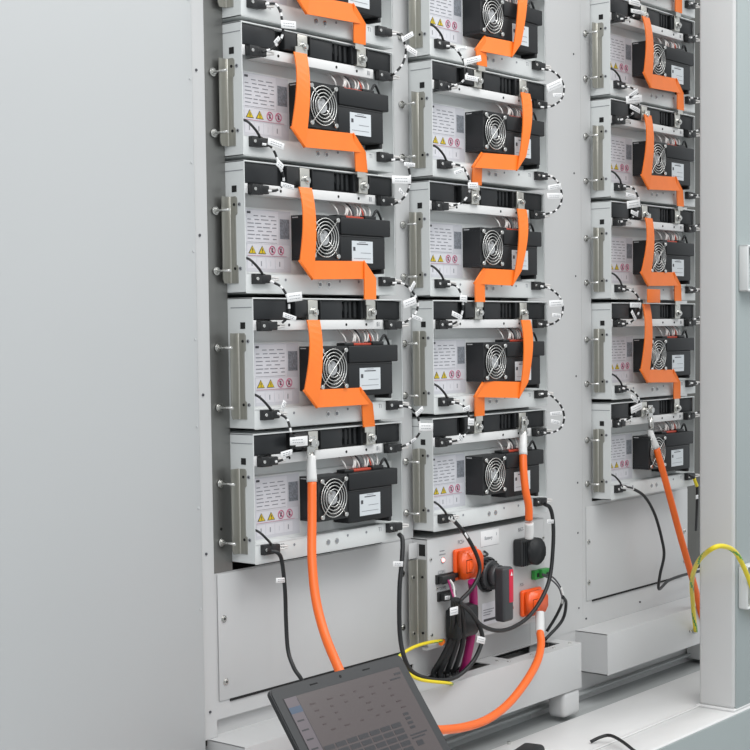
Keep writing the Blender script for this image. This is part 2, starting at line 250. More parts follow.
CAB={'left_orange':[(0.1477,-0.085,0.9859),(0.1293,-0.1,0.9085),(0.1052,-0.12,0.831),(0.082,-0.15,0.7559),(0.0625,-0.19,0.693),(0.0428,-0.24,0.6391),(0.0367,-0.28,0.5809),(0.0415,-0.3,0.5145),(0.0415,-0.3,0.4),(0.0215,-0.29,0.325),(-0.0785,-0.28,0.311),(-0.2985,-0.27,0.3105)],'left_sleeve':[(0.1567,-0.078,1.0364),(0.1514,-0.081,1.0163),(0.1477,-0.085,0.9839)],'mid_orange':[(0.9248,-0.08,0.9866),(0.9147,-0.088,0.9485),(0.9124,-0.095,0.9),(0.9206,-0.098,0.8627),(0.9268,-0.095,0.825)],'mid_sleeve':[(0.9483,-0.066,1.0338),(0.9325,-0.075,1.0104),(0.9248,-0.08,0.9841)],'mid_sleeve2':[(0.9252,-0.096,0.8179),(0.9302,-0.094,0.7999),(0.9337,-0.09,0.7795)],'right_orange':[(1.5738,-0.085,0.9606),(1.5962,-0.11,0.8402),(1.6466,-0.12,0.7093),(1.7054,-0.12,0.6027),(1.7725,-0.11,0.5058),(1.8162,-0.1,0.4397)],'right_sleeve':[(1.5707,-0.068,1.0048),(1.564,-0.078,0.986),(1.5738,-0.085,0.9579)],'bat_orange':[(0.9647,-0.1,0.5425),(0.9385,-0.12,0.5167),(0.8753,-0.15,0.4895),(0.7788,-0.18,0.4605),(0.6793,-0.2,0.4332),(0.5718,-0.22,0.4237),(0.4578,-0.24,0.4327),(0.3552,-0.25,0.4496),(0.2409,-0.26,0.4755),(0.1809,-0.23,0.34),(0.0409,-0.19,0.3105),(-0.2391,-0.16,0.3105)],'bat_sleeve':[(0.9856,-0.085,0.5877),(0.977,-0.092,0.5646),(0.9646,-0.1,0.5375)],'magenta':[(0.7019,-0.085,0.7029),(0.7183,-0.0758,0.6732),(0.7315,-0.0667,0.6323),(0.7403,-0.0575,0.5916),(0.7391,-0.0483,0.5394),(0.7359,-0.0392,0.497),(0.7373,-0.03,0.473),(0.7373,-0.03,0.44)],'A':[(0.4392,-0.078,0.8436),(0.4363,-0.09,0.8315),(0.4212,-0.1,0.7899),(0.405,-0.105,0.7264),(0.3986,-0.11,0.6288),(0.3997,-0.125,0.5709),(0.4403,-0.1222,0.5348),(0.5211,-0.1194,0.5074),(0.5951,-0.1167,0.5012),(0.6614,-0.1139,0.523),(0.6975,-0.1111,0.554),(0.7082,-0.1083,0.5771),(0.6902,-0.1056,0.6143),(0.6576,-0.1028,0.6471),(0.6285,-0.1,0.6667)],'B':[(0.618,-0.085,0.8623),(0.6298,-0.0875,0.8539),(0.6725,-0.09,0.8154),(0.7105,-0.0925,0.7642),(0.7182,-0.095,0.7256),(0.6866,-0.0975,0.6924),(0.6285,-0.1,0.6667)],'Cc':[(1.0196,-0.08,0.8542),(1.0389,-0.0832,0.8431),(1.0471,-0.0864,0.8102),(1.0428,-0.0895,0.7502),(1.0224,-0.0927,0.6722),(0.9808,-0.0959,0.6247),(0.9164,-0.0991,0.5881),(0.8424,-0.1023,0.5739),(0.7709,-0.1055,0.578),(0.7017,-0.1086,0.6034),(0.6556,-0.1118,0.6422),(0.6082,-0.115,0.6712)],'D1':[(0.6132,-0.1,0.6751),(0.6432,-0.0825,0.6284),(0.6587,-0.065,0.5739),(0.6523,-0.0475,0.5319),(0.6489,-0.03,0.4955),(0.6489,-0.03,0.475),(0.6489,-0.03,0.435)],'D2':[(0.6062,-0.112,0.6773),(0.6377,-0.0928,0.6304),(0.6608,-0.0735,0.5746),(0.664,-0.0543,0.5276),(0.6682,-0.035,0.4895),(0.6682,-0.035,0.475),(0.6682,-0.035,0.435)],'D3':[(0.6259,-0.105,0.6707),(0.6606,-0.0888,0.6139),(0.6787,-0.0725,0.5589),(0.6832,-0.0562,0.5181),(0.6877,-0.04,0.4866),(0.6877,-0.04,0.475),(0.6877,-0.04,0.435)],'D4':[(0.6148,-0.095,0.6744),(0.637,-0.0762,0.6163),(0.6499,-0.0575,0.5682),(0.6431,-0.0387,0.5261),(0.6362,-0.02,0.4934),(0.6362,-0.02,0.475),(0.6362,-0.02,0.435)],'W1':[(0.6356,-0.07,0.7143),(0.6354,-0.08,0.7009),(0.6257,-0.09,0.6816),(0.6142,-0.1,0.6719)],'W2':[(0.6218,-0.075,0.7166),(0.6225,-0.0833,0.6937),(0.6193,-0.0917,0.6795),(0.6162,-0.1,0.6703)],'G1':[(1.0231,-0.07,0.6768),(1.067,-0.0717,0.663),(1.1014,-0.0733,0.6324),(1.1111,-0.075,0.6072)],'G2':[(1.0231,-0.07,0.6741),(1.0582,-0.0733,0.6575),(1.0862,-0.0767,0.6349),(1.0971,-0.08,0.6097)],'G3':[(1.1055,-0.077,0.6082),(1.1312,-0.058,0.5853),(1.1312,-0.039,0.5485),(1.1172,-0.02,0.5103)],'G4':[(1.1008,-0.08,0.6091),(1.1419,-0.0633,0.5842),(1.1484,-0.0467,0.5362),(1.0918,-0.03,0.4927)],'gnd':[(0.6223,-0.055,0.5725),(0.5654,-0.0638,0.5793),(0.5047,-0.0725,0.582),(0.455,-0.0812,0.5795),(0.4061,-0.09,0.5712),(0.3975,-0.11,0.5694),(0.4062,-0.125,0.5455),(0.4492,-0.13,0.5226),(0.5405,-0.13,0.4987),(0.5993,-0.1,0.4812)],'right_black':[(1.4059,-0.075,0.8632),(1.4472,-0.085,0.8547),(1.5034,-0.09,0.828),(1.5587,-0.09,0.7728),(1.607,-0.085,0.6971),(1.6273,-0.08,0.649),(1.6223,-0.07,0.5948),(1.6524,-0.05,0.5488),(1.7231,-0.04,0.5613),(1.7949,-0.04,0.5662),(1.8779,-0.035,0.5637),(1.9378,-0.03,0.5614)],'right_gnd':[(1.7843,-0.075,0.8651),(1.7957,-0.085,0.8559),(1.8141,-0.085,0.8311),(1.8236,-0.08,0.7744),(1.8745,-0.05,0.6935)],'left_black':[(0.028,-0.08,0.8554),(0.0376,-0.09,0.851),(0.0488,-0.09,0.8315),(0.0562,-0.09,0.7739),(0.0577,-0.09,0.7128),(0.0514,-0.1,0.654),(0.0466,-0.12,0.6209),(0.0562,-0.14,0.5773),(0.0712,-0.14,0.45),(0.0912,-0.15,0.34),(0.1512,-0.16,0.306),(0.3012,-0.17,0.3055)],'post_gnd':[(1.7611,-0.108,0.4171),(1.6476,-0.16,0.515),(1.4717,-0.25,0.6177),(1.2958,-0.36,0.6977),(1.186,-0.45,0.7486),(1.2098,-0.47,0.7572),(1.3,-0.46,0.7308),(1.3762,-0.45,0.6748),(1.4429,-0.44,0.6081),(1.4815,-0.43,0.5491),(1.4815,-0.424,0.54)],'sill_cable':[(0.9193,-0.2723,0.304),(0.9356,-0.2888,0.314),(0.9478,-0.3064,0.319),(0.9334,-0.3398,0.319),(0.8954,-0.397,0.314),(0.8369,-0.4672,0.304),(0.8169,-0.485,0.22),(0.8069,-0.49,0.08),(0.8169,-0.52,0.015),(0.9169,-0.6,0.005)]}
TAGS=[('left_black',(0.0273,-0.093,0.7973),(0.0564,-0.093,0.7944),0.01),('A',(0.3811,-0.107,0.7868),(0.4158,-0.107,0.7824),0.0115),('A',(0.6571,-0.13,0.5794),(0.6887,-0.13,0.5695),0.0155),('D',(0.5544,-0.13,0.6579),(0.5847,-0.13,0.6579),0.018),('Cc',(1.0144,-0.09,0.8118),(1.0464,-0.09,0.8084),0.01),('B',(0.655,-0.1,0.8235),(0.6666,-0.1,0.8106),0.006),('right_gnd',(1.8045,-0.09,0.806),(1.8045,-0.09,0.7944),0.014),('port',(0.6091,-0.075,0.6763),(0.6282,-0.075,0.6747),0.009)]

# ================================================================== THE SETTING
TOP = 2.85
def zz(z): return z+ZO
# ground
struct(MB().box(-4.5, 5.5, -5, 3, -.1, 0, 'conc').build('floor'))
# left painted panel
struct(MB().box(-1.9, -.0937, -.010, .020, .36, TOP, 'panel', .0025).build('wall_left'))
# cabinet frame: face sheet made of the strips between the openings
wb = MB()
def sheet(x0, x1, z0, z1, y=0, t=.004, m='paint'): wb.box(x0, x1, y, y+t, z0, z1, m)
sheet(-.0915, -.0525, zz(-1.4168), TOP)                 # strip left of the first column
sheet(-.0525, .5845, zz(-1.382), zz(-1.346))            # under the blanking panel
sheet(-.0525, .5845, zz(-1.346), zz(-1.0875), .001)    # behind the blanking panel
sheet(.476, .5885, zz(-1.0875), TOP)                   # between first and second column
sheet(.5845, 1.069, zz(-1.4168), zz(-1.345))            # under the switch box
sheet(1.069, 1.3235, zz(-1.4168), TOP, -.001)           # wide strip right of the second column
sheet(1.3255, 1.3740, zz(-1.4168), TOP)                 # strip left of the third column
sheet(1.3740, 1.97, zz(-1.4168), zz(-1.078), .001)
sheet(2.055, 2.9, zz(-1.4168), TOP)
sheet(1.069, 2.9, zz(-1.612), zz(-1.417))
sheet(1.97, 2.055, zz(-1.4168), zz(-1.34))
wb.box(-.0525, .5845, .014, .017, zz(-1.4168), zz(-1.38), 'paint')
wb.box(-.0525, .5845, .003, .017, zz(-1.3825), zz(-1.380), 'paint')
sheet(1.853, 1.914, zz(-1.078), TOP)
sheet(.0005, .476, zz(.285), TOP, .001)
sheet(.5885, 1.069, zz(.285), TOP, .001)
sheet(1.374, 1.853, zz(.555), TOP, .001)
wall = struct(wb.build('wall_back'))
def screw(x, z, y=0, r=.0045, parent=None, m='chrome', h=.003, ty='hex'):
    b = MB().cyl((x, y, z), (x, y-.0012, z), r*1.35, m, 16)
    b.cyl((x, y-.001, z), (x, y-h, z), r, m, 6 if ty == 'hex' else 14, smooth=ty != 'hex')
    b.cyl((x, y-h+.0004, z), (x, y-h-.0004, z), r*.45, 'hole', 6)
    return b.build('screw', parent)
for (x, z) in [(-.0751, -.0995), (-.0738, -1.0448), (-.0714, -1.362), (-.0745, .35), (-.0745, -.418), (-.074, -.730),
               (1.290, .11), (1.290, -.20), (1.295, -.47), (1.295, -.735), (1.30, -1.02), (1.30, -1.155), (1.3032, -1.3587), (1.3409, -1.3931), (1.6321, -1.3906)]:
    MB().cyl((x, .0005, zz(z)), (x, -.0018, zz(z)), .0028, 'ink2', 12).build('rivet', wall)
for z in [.2, .03, -.12, -.28, -.45, -.62, -.79, -.95, -1.15]:
    MB().cyl((-.101, -.0095, zz(z)), (-.101, -.0112, zz(z)), .0028, 'panel', 12).build('rivet', bpy.data.objects['wall_left'])
# inside of the cabinet
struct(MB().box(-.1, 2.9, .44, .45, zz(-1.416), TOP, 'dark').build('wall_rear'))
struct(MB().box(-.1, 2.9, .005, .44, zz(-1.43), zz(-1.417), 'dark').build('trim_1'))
# sill of the container base with its front fascia
fl = MB()
fl.box(-1.9, 2.9, -.302, -.112, .14, zz(-1.600), 'rail', .002)
fl.box(-1.9, 2.9, -.415, -.304, .14, zz(-1.602), 'rail', .006)
fl.box(-1.9, 2.9, -.310, -.301, zz(-1.602), zz(-1.5985), 'rail', .001)
struct(fl.build('trim_2'))
struct(MB().box(-1.9, 2.9, -.4215, -.4155, 0.0, zz(-1.606), 'bluegrey').build('trim_3'))
ch = MB()
ch.box(-1.9, 2.9, -.112, .06, .14, zz(-1.612), 'channel')
ch.box(-1.9, 1.067, -.002, .03, zz(-1.612), zz(-1.533), 'channel')
ch.box(-1.9, 2.9, -.020, -.001, zz(-1.592), zz(-1.584), 'channel', .002)
ch.box(-1.9, 2.9, -.112, -.098, zz(-1.613), zz(-1.606), 'rail', .002)
struct(ch.build('trim_4'))
# under the wall, behind the troughs
struct(MB().box(-1.9, 2.9, .031, .05, zz(-1.612), zz(-1.4175), 'paint').build('trim_5'))

# corner post in front of the third column
cp = empty('corner_post', (1.403, -.406, zz(-1.602)), 'tall light grey square corner post standing on the white sill at the right', 'post')
MB().box(0, .20, 0, .100, .006, 2.55, 'post', .008, 3).build('post_body', cp)
MB().box(.008, .19, -.004, .002, .006, 2.54, 'bluegrey', .001).build('front_plate', cp).__setitem__('label', 'blue-grey front face of the post')
MB().box(-.006, .206, -.0045, .104, 0, .007, 'rail', .002).build('weld_base', cp)
def hinge(z0, z1, label):
    h = empty('hinge_bracket', (1.418, -.4105, zz((z0+z1)/2)), label, 'bracket', 'brackets on the post')
    d = (z1-z0)/2
    b = MB()
    b.box(0, .006, -.026, -.0, -d, d, 'chassis', .003); b.box(.11, .116, -.026, 0, -d, d, 'chassis', .002)
    b.box(0, .116, -.026, 0, d-.006, d, 'chassis', .003); b.box(0, .116, -.026, 0, -d, -d+.006, 'chassis', .003)
    b.build('frame', h)
    MB().box(.004, .113, -.005, 0, -d+.004, d-.004, 'chassis').build('back_plate', h)
    MB().cyl((.058, -.018, -d+.01), (.058, -.018, d-.01), .009, 'chassis', 16).build('hinge_pin', h)
hinge(-.520, -.402, 'light grey hollow rectangular bracket on the right post, upper one')
hinge(-1.336, -1.222, 'light grey hollow bracket low on the right post, behind the yellow green wire')

# cable troughs
def trough(x0, x1, slots, label, zb):
    t = empty('cable_trough', ((x0+x1)/2, -.05, zz(zb)), label, 'cable trough', 'sheet metal troughs below the racks')
    ox, oy, oz = (x0+x1)/2, -.05, zz(zb)
    def L(b, name, **k):
        o = b.build(name, t); o.location = (-ox, -oy, -oz); return o
    b = MB(); zt = zz(-1.417); z0 = zz(zb)
    b.box(x0, x1, -.1, -.0975, z0, zt, 'paint', .0008); b.box(x0, x0+.0025, -.0975, .03, z0, zt, 'paint'); b.box(x1-.0025, x1, -.0975, -.0015, z0, zt, 'paint')
    b.box(x0, x1, -.0975, -.0045, z0, z0+.0025, 'paint')
    L(b, 'body')
    b = MB(); xs = x0
    if slots: b.box(x0+.0245, .583, -.0010, .0138, zt-.002, zt+.0006, 'paint')
    for (a, c, y0, y1) in slots:
        b.box(xs, a, -.0992, -.0015, zt-.002, zt+.0006, 'paint'); b.box(a, c, -.0992, y0, zt-.002, zt+.0006, 'paint'); b.box(a, c, y1, -.0015, zt-.002, zt+.0006, 'paint'); xs = c
    b.box(xs, x1, -.0992, -.0002, zt-.002, zt+.0006, 'paint')
    L(b, 'lid')
    if slots:
        L(MB().box(x0+.05, x1-.01, -.09, -.006, z0+.004, z0+.01, 'hole'), 'slot_shade')  # black sheets inside the trough, painting the shade seen through its slots
        L(MB().box(x0+.05, x1-.01, -.0965, -.094, z0+.01, zt-.004, 'hole'), 'slot_shade')
    return t, L
t1, L1 = trough(-.0757, 1.157, [(.60, .815, -.058, -.006), (.885, 1.118, -.060, -.008)], 'long light grey cable trough with two dark slots under the left racks', -1.533)
for x in (.86, .85, .96, 1.135, 1.06):
    y = -.078 if x not in (.85,) else -.05
    L1(MB().cyl((x, y, zz(-1.4165)), (x, y, zz(-1.4150)), .0045, 'chrome', 10), 'lid_screw')
L1(MB().box(1.078, 1.155, -.0985, -.045, zz(-1.6), zz(-1.5335), 'paint', .012, 4), 'foot')
L1(MB().box(-.06, .03, -.096, -.004, zz(-1.6), zz(-1.5335), 'rail', .004), 'foot')
t2, L2 = trough(1.287, 2.3, [], 'plain closed light grey trough below the right rack', -1.527)
L2(MB().box(1.9, 2.0, -.096, -.004, zz(-1.6), zz(-1.5275), 'rail', .004), 'foot')

# blanking panels with their screws
def blank(x0, x1, z0, z1, label, gap, screws):
    p = empty('blanking_panel', (x0, 0, zz(z0)), label, 'panel', 'blanking panels under the racks')
    MB().box(0, x1-x0, -.0022, -.0004, 0, z1-z0, 'paint', .0006).build('plate', p)
    if gap: MB().box(.030, x1-x0-.03, -.0025, .0, -.0052, -.0004, 'hole').build('bottom_gap', p)['label'] = 'dark gap along the bottom edge'
    for (x, z) in screws: screw(x-x0, z-z0, -.0022, .0055, p)
blank(-.0455, .5830, -1.3455, -1.0895, 'light grey panel under the left rack, two hex screws at each side', True, [(-.0300, -1.181), (-.0280, -1.309), (.545, -1.165), (.545, -1.29)])
blank(1.3413, 1.912, -1.3455, -1.0895, 'light grey panel under the right rack with dark line at its foot', True, [(1.3525, -1.185), (1.3525, -1.296), (1.892, -1.215), (1.892, -1.305)])

# steel mounting rails of the racks
def rail_strip(x0, x1, z0, z1, label, m, y=.0015, holes=()):
    p = empty('mounting_rail', (x0, y, zz(z0)), label, 'mounting rail')
    MB().box(0, x1-x0, -.001, .0025, 0, z1-z0, m).build('strip', p)
    for z in holes: MB().cyl(((x1-x0)*.42, -.0005, z-z0), ((x1-x0)*.42, -.0015, z-z0), .0032, 'hole', 12).build('hole', p)
rail_strip(-.0515, -.0006, -1.087, .92, 'bare grey steel mounting strip along the left edge of the left rack', 'steel', holes=(-1.0,))
rail_strip(1.916, 2.053, -1.33, .92, 'dark steel strip between the right rack and the post', 'darksteel')

# ================================================================== BATTERY MODULES
WD = .473; F = -.060; HT = .261
def build_module():
    e = empty('battery_module', (0, 0, 0), 'x', 'battery module')
    # folded sheet chassis
    b = MB(); t = .002
    b.box(0, t, F, .30, -HT, 0, 'chassis')                                # left side
    b.box(WD-t, WD, F, .30, -HT, -.004, 'chassis')                        # right side
    b.box(0, WD, F, .30, -.0028, 0, 'chassis', .0006)                     # top sheet with its bright edge
    b.box(0, WD, F, .30, -HT, -HT+.002, 'chassis')                        # bottom
    b.box(t, WD-t, F, F+.002, -HT, -.2215, 'chassis', .0007)              # lower front lip
    b.box(t, WD-t, F, -.028, -.2235, -.2215, 'chassis')
    b.box(WD-.0035, WD, F, F+.002, -.2215, -.0028, 'chassis')              # right front flange
    b.box(-.0006, .001, F+.003, .0, -.0200, -.0185, 'ink')                # pressed line on the side
    b.box(-.0007, .001, -.0392, -.0262, -.0615, -.0485, 'hole')             # square hole in the side
    b.build('chassis', e)
    # recessed plate
    b = MB()
    b.box(t, WD-t, -.030, -.028, -.2225, -.088, 'chassis')
    b.box(t, WD-t, -.018, -.016, -.090, -.044, 'chassis'); b.box(t, WD-t, -.030, -.016, -.090, -.088, 'chassis', .0005)
    b.build('recessed_plate', e)
    # bus bar housing along the top
    b = MB()
    b.box(t, WD-.003, F+.014, F+.030, -.0440, -.0032, 'black')
    b.box(.0025, .098, F+.0025, F+.016, -.0436, -.0036, 'black3', .0015)
    b.box(.204, .276, F+.005, F+.016, -.0436, -.0036, 'black3', .0015)
    b.box(.392, .4692, F+.005, F+.016, -.0436, -.0036, 'black2', .0015)
    b.box(.098, .106, F+.008, F+.016, -.0436, -.0036, 'black', .001)
    b.box(.122, .158, F-.003, F+.014, -.0400, -.0040, 'black', .002)
    b.box(.200, .2035, F-.001, F+.014, -.0420, -.0040, 'black2', .001)
    for x in (.286, .300, .316): b.box(x, x+.008, F+.007, F+.016, -.0400, -.0060, 'black2', .001)
    b.cyl((.293, F+.010, -.018), (.293, F+.015, -.018), .012, 'black2', 20)
    b.box(.334, .340, F+.001, F+.014, -.0425, -.0040, 'black2', .001)
    b.box(.386, .390, F+.001, F+.014, -.0425, -.0040, 'black2', .001)
    b.build('busbar_housing', e)
    for x in (.1740, .3610):
        tb = MB().box(x-.0145, x+.0145, F-.004, F-.001, -.0440, -.0040, 'zinc', .0008)
        tb.box(x-.0145, x+.0145, F-.001, F+.014, -.0440, -.0410, 'zinc')
        tm = tb.build('terminal_lug', e)
        bb = MB().cyl((x, F-.004, -.0290), (x, F-.0056, -.0290), .0115, 'chrome', 20)
        bb.cyl((x, F-.0055, -.0290), (x, F-.0125, -.0290), .0085, 'chrome', 6, smooth=False).cyl((x, F-.012, -.029), (x, F-.016, -.029), .0042, 'chrome', 12)
        bb.build('bolt', tm)
    # perforated rail under the housing
    b = MB()
    b.box(.055, .408, F+.003, F+.0045, -.0646, -.0446, 'rail', .0006); b.box(.055, .408, F+.0045, -.02, -.0646, -.0634, 'rail')
    b.box(.0015, .013, F+.003, F+.0045, -.0646, -.0446, 'rail', .0006)
    for x in (.108, .286, .352): b.cyl((x, F+.0032, -.0545), (x, F+.0024, -.0545), .0030, 'hole', 10)
    b.build('cross_rail', e)
    text('marking', 'B1', .013, 'ink', e, (.392, F+.0026, -.0545), xs=.8)
    text('marking', 'T1', .013, 'ink', e, (.392, F-.0003, -.2320), xs=.8)
    text('marking', 'T2', .013, 'ink', e, (.080, F-.0003, -.2320), xs=.8)
    for x, r in ((.2200, .0062), (.2473, .0062)):
        MB().cyl((x, F-.0002, -.2405), (x, F-.0010, -.2405), r, 'chrome', 16).cyl((x, F-.0008, -.2405), (x, F-.0016, -.2405), r*.62, 'ink', 12).build('lip_screw', e)
    for x in (.115, .283, .345): MB().cyl((x, F-.0002, -.233), (x, F-.0008, -.233), .0028, 'ink', 10).build('lip_hole', e)
    # signal plugs
    for (x, z, sx) in ((.0135, -.0560, 0), (.412, -.0560, 1), (.0155, -.2325, 2), (.411, -.2310, 3)):
        b = MB().box(x, x+.030, F-.011, F+.004, z-.0105, z+.0100, 'black', .0012)
        b.box(x+.020, x+.046, F-.012, F-.001, z-.0085, z+.0085, 'black', .002)
        b.cyl((x+.0055, F-.0112, z), (x+.0055, F-.0135, z), .0034, 'chrome', 12)
        p = b.build('signal_plug', e)
        b = MB()
        for dz in (-.0035, .0035): b.tube([(x+.044, F-.008, z+dz), (x+.054, F-.012, z+dz*.8), (x+.062, F-.016, z+dz*.4)], .0021, 'wire_white', 6, 3)
        b.build('contact_wire', p)
    # stickers
    y = -.0302
    s = MB().box(.029, .164, y-.0004, y, -.2165, -.0915, 'label').build('sticker_sheet', e)
    b = MB().box(.033, .127, y-.0008, y-.0004, -.1600, -.0935, 'label2')
    rnd = random.Random(3)
    b.box(.036, .046, y-.0012, y-.0007, -.1005, -.0960, 'ink2')
    for i in range(7):
        z = -.1040-.0076*i
        x = .037 if i else .055
        while x < .118:
            l = rnd.uniform(.010, .022); b.box(x, min(x+l, .121), y-.0012, y-.0007, z-.0013, z+.0006, 'ink'); x += l+rnd.uniform(.003, .012)
    b.box(.036, .122, y-.0012, y-.0007, -.1578, -.1571, 'ink')
    b.build('rating_label', s)
    MB().box(.1320, .1600, y-.0009, y-.0003, -.1480, -.1080, 'greypatch').build('grey_patch', s)
    b = MB().box(.035, .160, y-.0008, y-.0004, -.1850, -.1610, 'label2'); b.box(.037, .150, y-.0012, y-.0007, -.1845, -.1838, 'pink'); b.build('symbol_strip', s)
    for x in (.0495, .0780):
        b = MB().prism([(x-.0112, -.1805), (x+.0112, -.1805), (x, -.1640)], y-.0014, y-.0008, 'ink2')
        b.prism([(x-.0090, -.1795), (x+.0090, -.1795), (x, -.1662)], y-.0019, y-.0013, 'yellow')
        b.box(x-.0010, x+.0010, y-.0023, y-.0018, -.1752, -.1700, 'ink2'); b.box(x-.0010, x+.0010, y-.0023, y-.0018, -.1780, -.1764, 'ink2')
        b.build('warning_symbol', s)
    for k, x in enumerate((.1075, .1330)):
        b = MB().torus((x, y-.0013, -.1722), .0082, .0011, 'pink', 'Y', 28, 6)
        R = Matrix.Rotation(math.radians(45), 3, 'Y')
        b.box(x-.0082, x+.0082, y-.0020, y-.0010, -.1730, -.1714, 'pink', rot=R)
        b.box(x-.002, x+.002, y-.0017, y-.0009, -.1765, -.1680, 'ink2')
        b.build('prohibition_symbol', s)
    b = MB()
    for i in range(4):
        x = .036+.027*i; b.box(x, x+.025, y-.0008, y-.0004, -.2100, -.1885, 'label2'); b.box(x+.011, x+.0135, y-.0011, y-.0007, -.2050, -.1950, 'ink' if i != 2 else 'label')
    b.build('caption_boxes', s)
    # cooling fan: square frame with round mouth
    fan = MB(); fx, fz, h, R = .2130, -.1450, .0462, .0415; y0, y1 = -.081, -.030; n = 48; i = fan.mi('black'); bm = fan.bm
    def sq(t):
        c, s_ = math.cos(t), math.sin(t); k = h/max(abs(c), abs(s_)); return (fx+c*k, fz+s_*k)
    rings = [[], [], [], []]
    for k in range(n):
        t = 2*math.pi*(k+.0)/n + math.pi/4; a = sq(t); c = (fx+R*math.cos(t), fz+R*math.sin(t))
        rings[0].append(bm.verts.new((a[0], y1, a[1]))); rings[1].append(bm.verts.new((a[0], y0, a[1])))
        rings[2].append(bm.verts.new((c[0], y0, c[1]))); rings[3].append(bm.verts.new((c[0], y1-.012, c[1])))
    for a in range(3):
        for k in range(n):
            f = bm.faces.new((rings[a][k], rings[a][(k+1) % n], rings[a+1][(k+1) % n], rings[a+1][k])); f.material_index = i; f.smooth = a == 2
    f = bm.faces.new(rings[3]); f.material_index = i
    bmesh.ops.recalc_face_normals(bm, faces=bm.faces)
    fan.box(fx-h-.001, fx-h+.001, -.050, -.034, fz+h-.006, fz+h-.003, 'chrome'); fan.box(fx-h-.0015, fx-h, -.080, -.034, fz+h-.008, fz+h-.0055, 'black3'); fan.box(fx-h-.0015, fx-h, -.080, -.034, fz-h+.0055, fz-h+.008, 'black3')
    fn = fan.build('cooling_fan', e)
    b = MB().cyl((fx, y0+.010, fz), (fx, y1-.013, fz), .0155, 'black2', 24)
    for k in range(7):
        a = 2*math.pi*k/7; ca, sa = math.cos(a), math.sin(a)
        q = [(.014, -.35), (.039, -.10), (.040, .42), (.014, .35)]
        pts = [(fx+r*math.cos(a+d), fz+r*math.sin(a+d)) for r, d in q]
        b.prism(pts, y0+.020, y0+.022, 'black2')
    im = b.build('impeller', fn)
    MB().cyl((fx, y0+.0100, fz), (fx, y0+.0005, fz), .0150, 'fansticker', 24).build('hub_sticker', fn)
    b = MB(); g = y0-.0035
    for r in (.0400, .0330, .0260, .0185): b.torus((fx, g, fz), r, .00125, 'chrome', 'Y', 40, 6)
    for a in (45, ):
        for sgn in (-1, 1):
            c, s_ = math.cos(math.radians(45)), math.sin(math.radians(45))*sgn
            for (ra, rb) in ((-.052, -.012), (.012, .052)) if sgn < 0 else ((-.052, .052),):
                b.tube([(fx+c*ra, g-.001, fz+s_*ra), (fx+c*rb, g-.001, fz+s_*rb)], .0015, 'chrome', 6, 2)
    b.build('wire_guard', fn)
    for sx in (-1, 1):
        for sz in (-1, 1):
            x, z = fx+sx*.0375, fz+sz*.0375
            MB().cyl((x, y0, z), (x, y0-.0065, z), .0046, 'chrome', 12).build('guard_screw', fn)
    # battery control unit
    b = MB(); ux = .009
    b.box(.2610+ux, .4250+ux, -.078, -.0302, -.1350, -.0990, 'black2', .0025)
    b.box(.2610+ux, .4090+ux, -.075, -.0302, -.2060, -.1340, 'black2', .0030)
    b.box(.2630+ux, .4050+ux, -.0758, -.070, -.1395, -.1360, 'black', .001)
    b.box(.3950+ux, .4170+ux, -.062, -.0302, -.1780, -.1350, 'black', .003)
    b.box(.3990+ux, .4080+ux, -.073, -.0302, -.2150, -.2040, 'black', .002)
    bu = b.build('control_unit', e)
    b = MB().box(.2970+ux, .3660+ux, -.0756, -.0750, -.1935, -.1470, 'blabel')
    b.box(.3130+ux, .3500+ux, -.0760, -.0755, -.1545, -.1525, 'ink2'); b.box(.3200+ux, .3430+ux, -.0760, -.0755, -.1500, -.1490, 'ink')
    b.box(.3010+ux, .3080+ux, -.0760, -.0755, -.1680, -.1600, 'ink2')
    b.box(.3260+ux, .3590+ux, -.0760, -.0755, -.1725, -.1715, 'ink'); b.box(.3030+ux, .3590+ux, -.0760, -.0755, -.1845, -.1835, 'ink')
    b.build('unit_label', bu)['label'] = 'pale grey label on the black unit'
    b = MB()
    b.box(.2660+ux, .2950+ux, -.062, -.038, -.0990, -.0930, 'black', .001); b.box(.2990+ux, .3560+ux, -.060, -.038, -.0990, -.0940, 'redconn', .001)
    b.box(.3560+ux, .3930+ux, -.064, -.038, -.0990, -.0910, 'black', .001)
    b.build('terminal_block', bu)
    for k, (xa, xb, mm) in enumerate([(.283, .276, 'wire_white'), (.305, .314, 'wire_white'), (.311, .318, 'wire_white'), (.327, .321, 'wire_white'), (.333, .329, 'ink2'),
                                       (.345, .349, 'wire_white'), (.351, .361, 'wire_white'), (.366, .362, 'redconn'), (.374, .371, 'wire_white'), (.386, .392, 'wire_white')]):
        xa += ux; xb += ux
        MB().tube([(xa, -.050, -.0925), ((xa+xb)/2, -.050, -.083), (xb, -.044, -.073), (xb, -.030, -.062)], .0021, mm, 6, 3).build('lead_wire', bu)
    MB().tube([(.398, -.056, -.094), (.408, -.060, -.078), (.420, -.060, -.090), (.428, -.058, -.102)], .0030, 'rubber', 6, 4).build('lead_wire', bu)
    # mounting ear and its two long screws
    b = MB()
    ez0, ez1 = -.241, -.070
    b.prism([(-.0225, ez0+.008), (-.0185, ez0), (0, ez0), (0, ez1), (-.0225, ez1)], -.0205, -.0185, 'ear')
    b.prism([(-.0205, ez0), (-.0405, ez0), (-.0405, ez0+.034), (-.0360, ez0+.037), (-.0360, ez1-.037), (-.0405, ez1-.034), (-.0405, ez1-.004), (-.037, ez1), (-.0205, ez1)], -.0022, -.0002, 'ear', 'YZ')
    b.box(-.0030, -.0004, -.0235, -.0185, ez0, ez1, 'zinc', .001)
    b.build('mounting_ear', e)
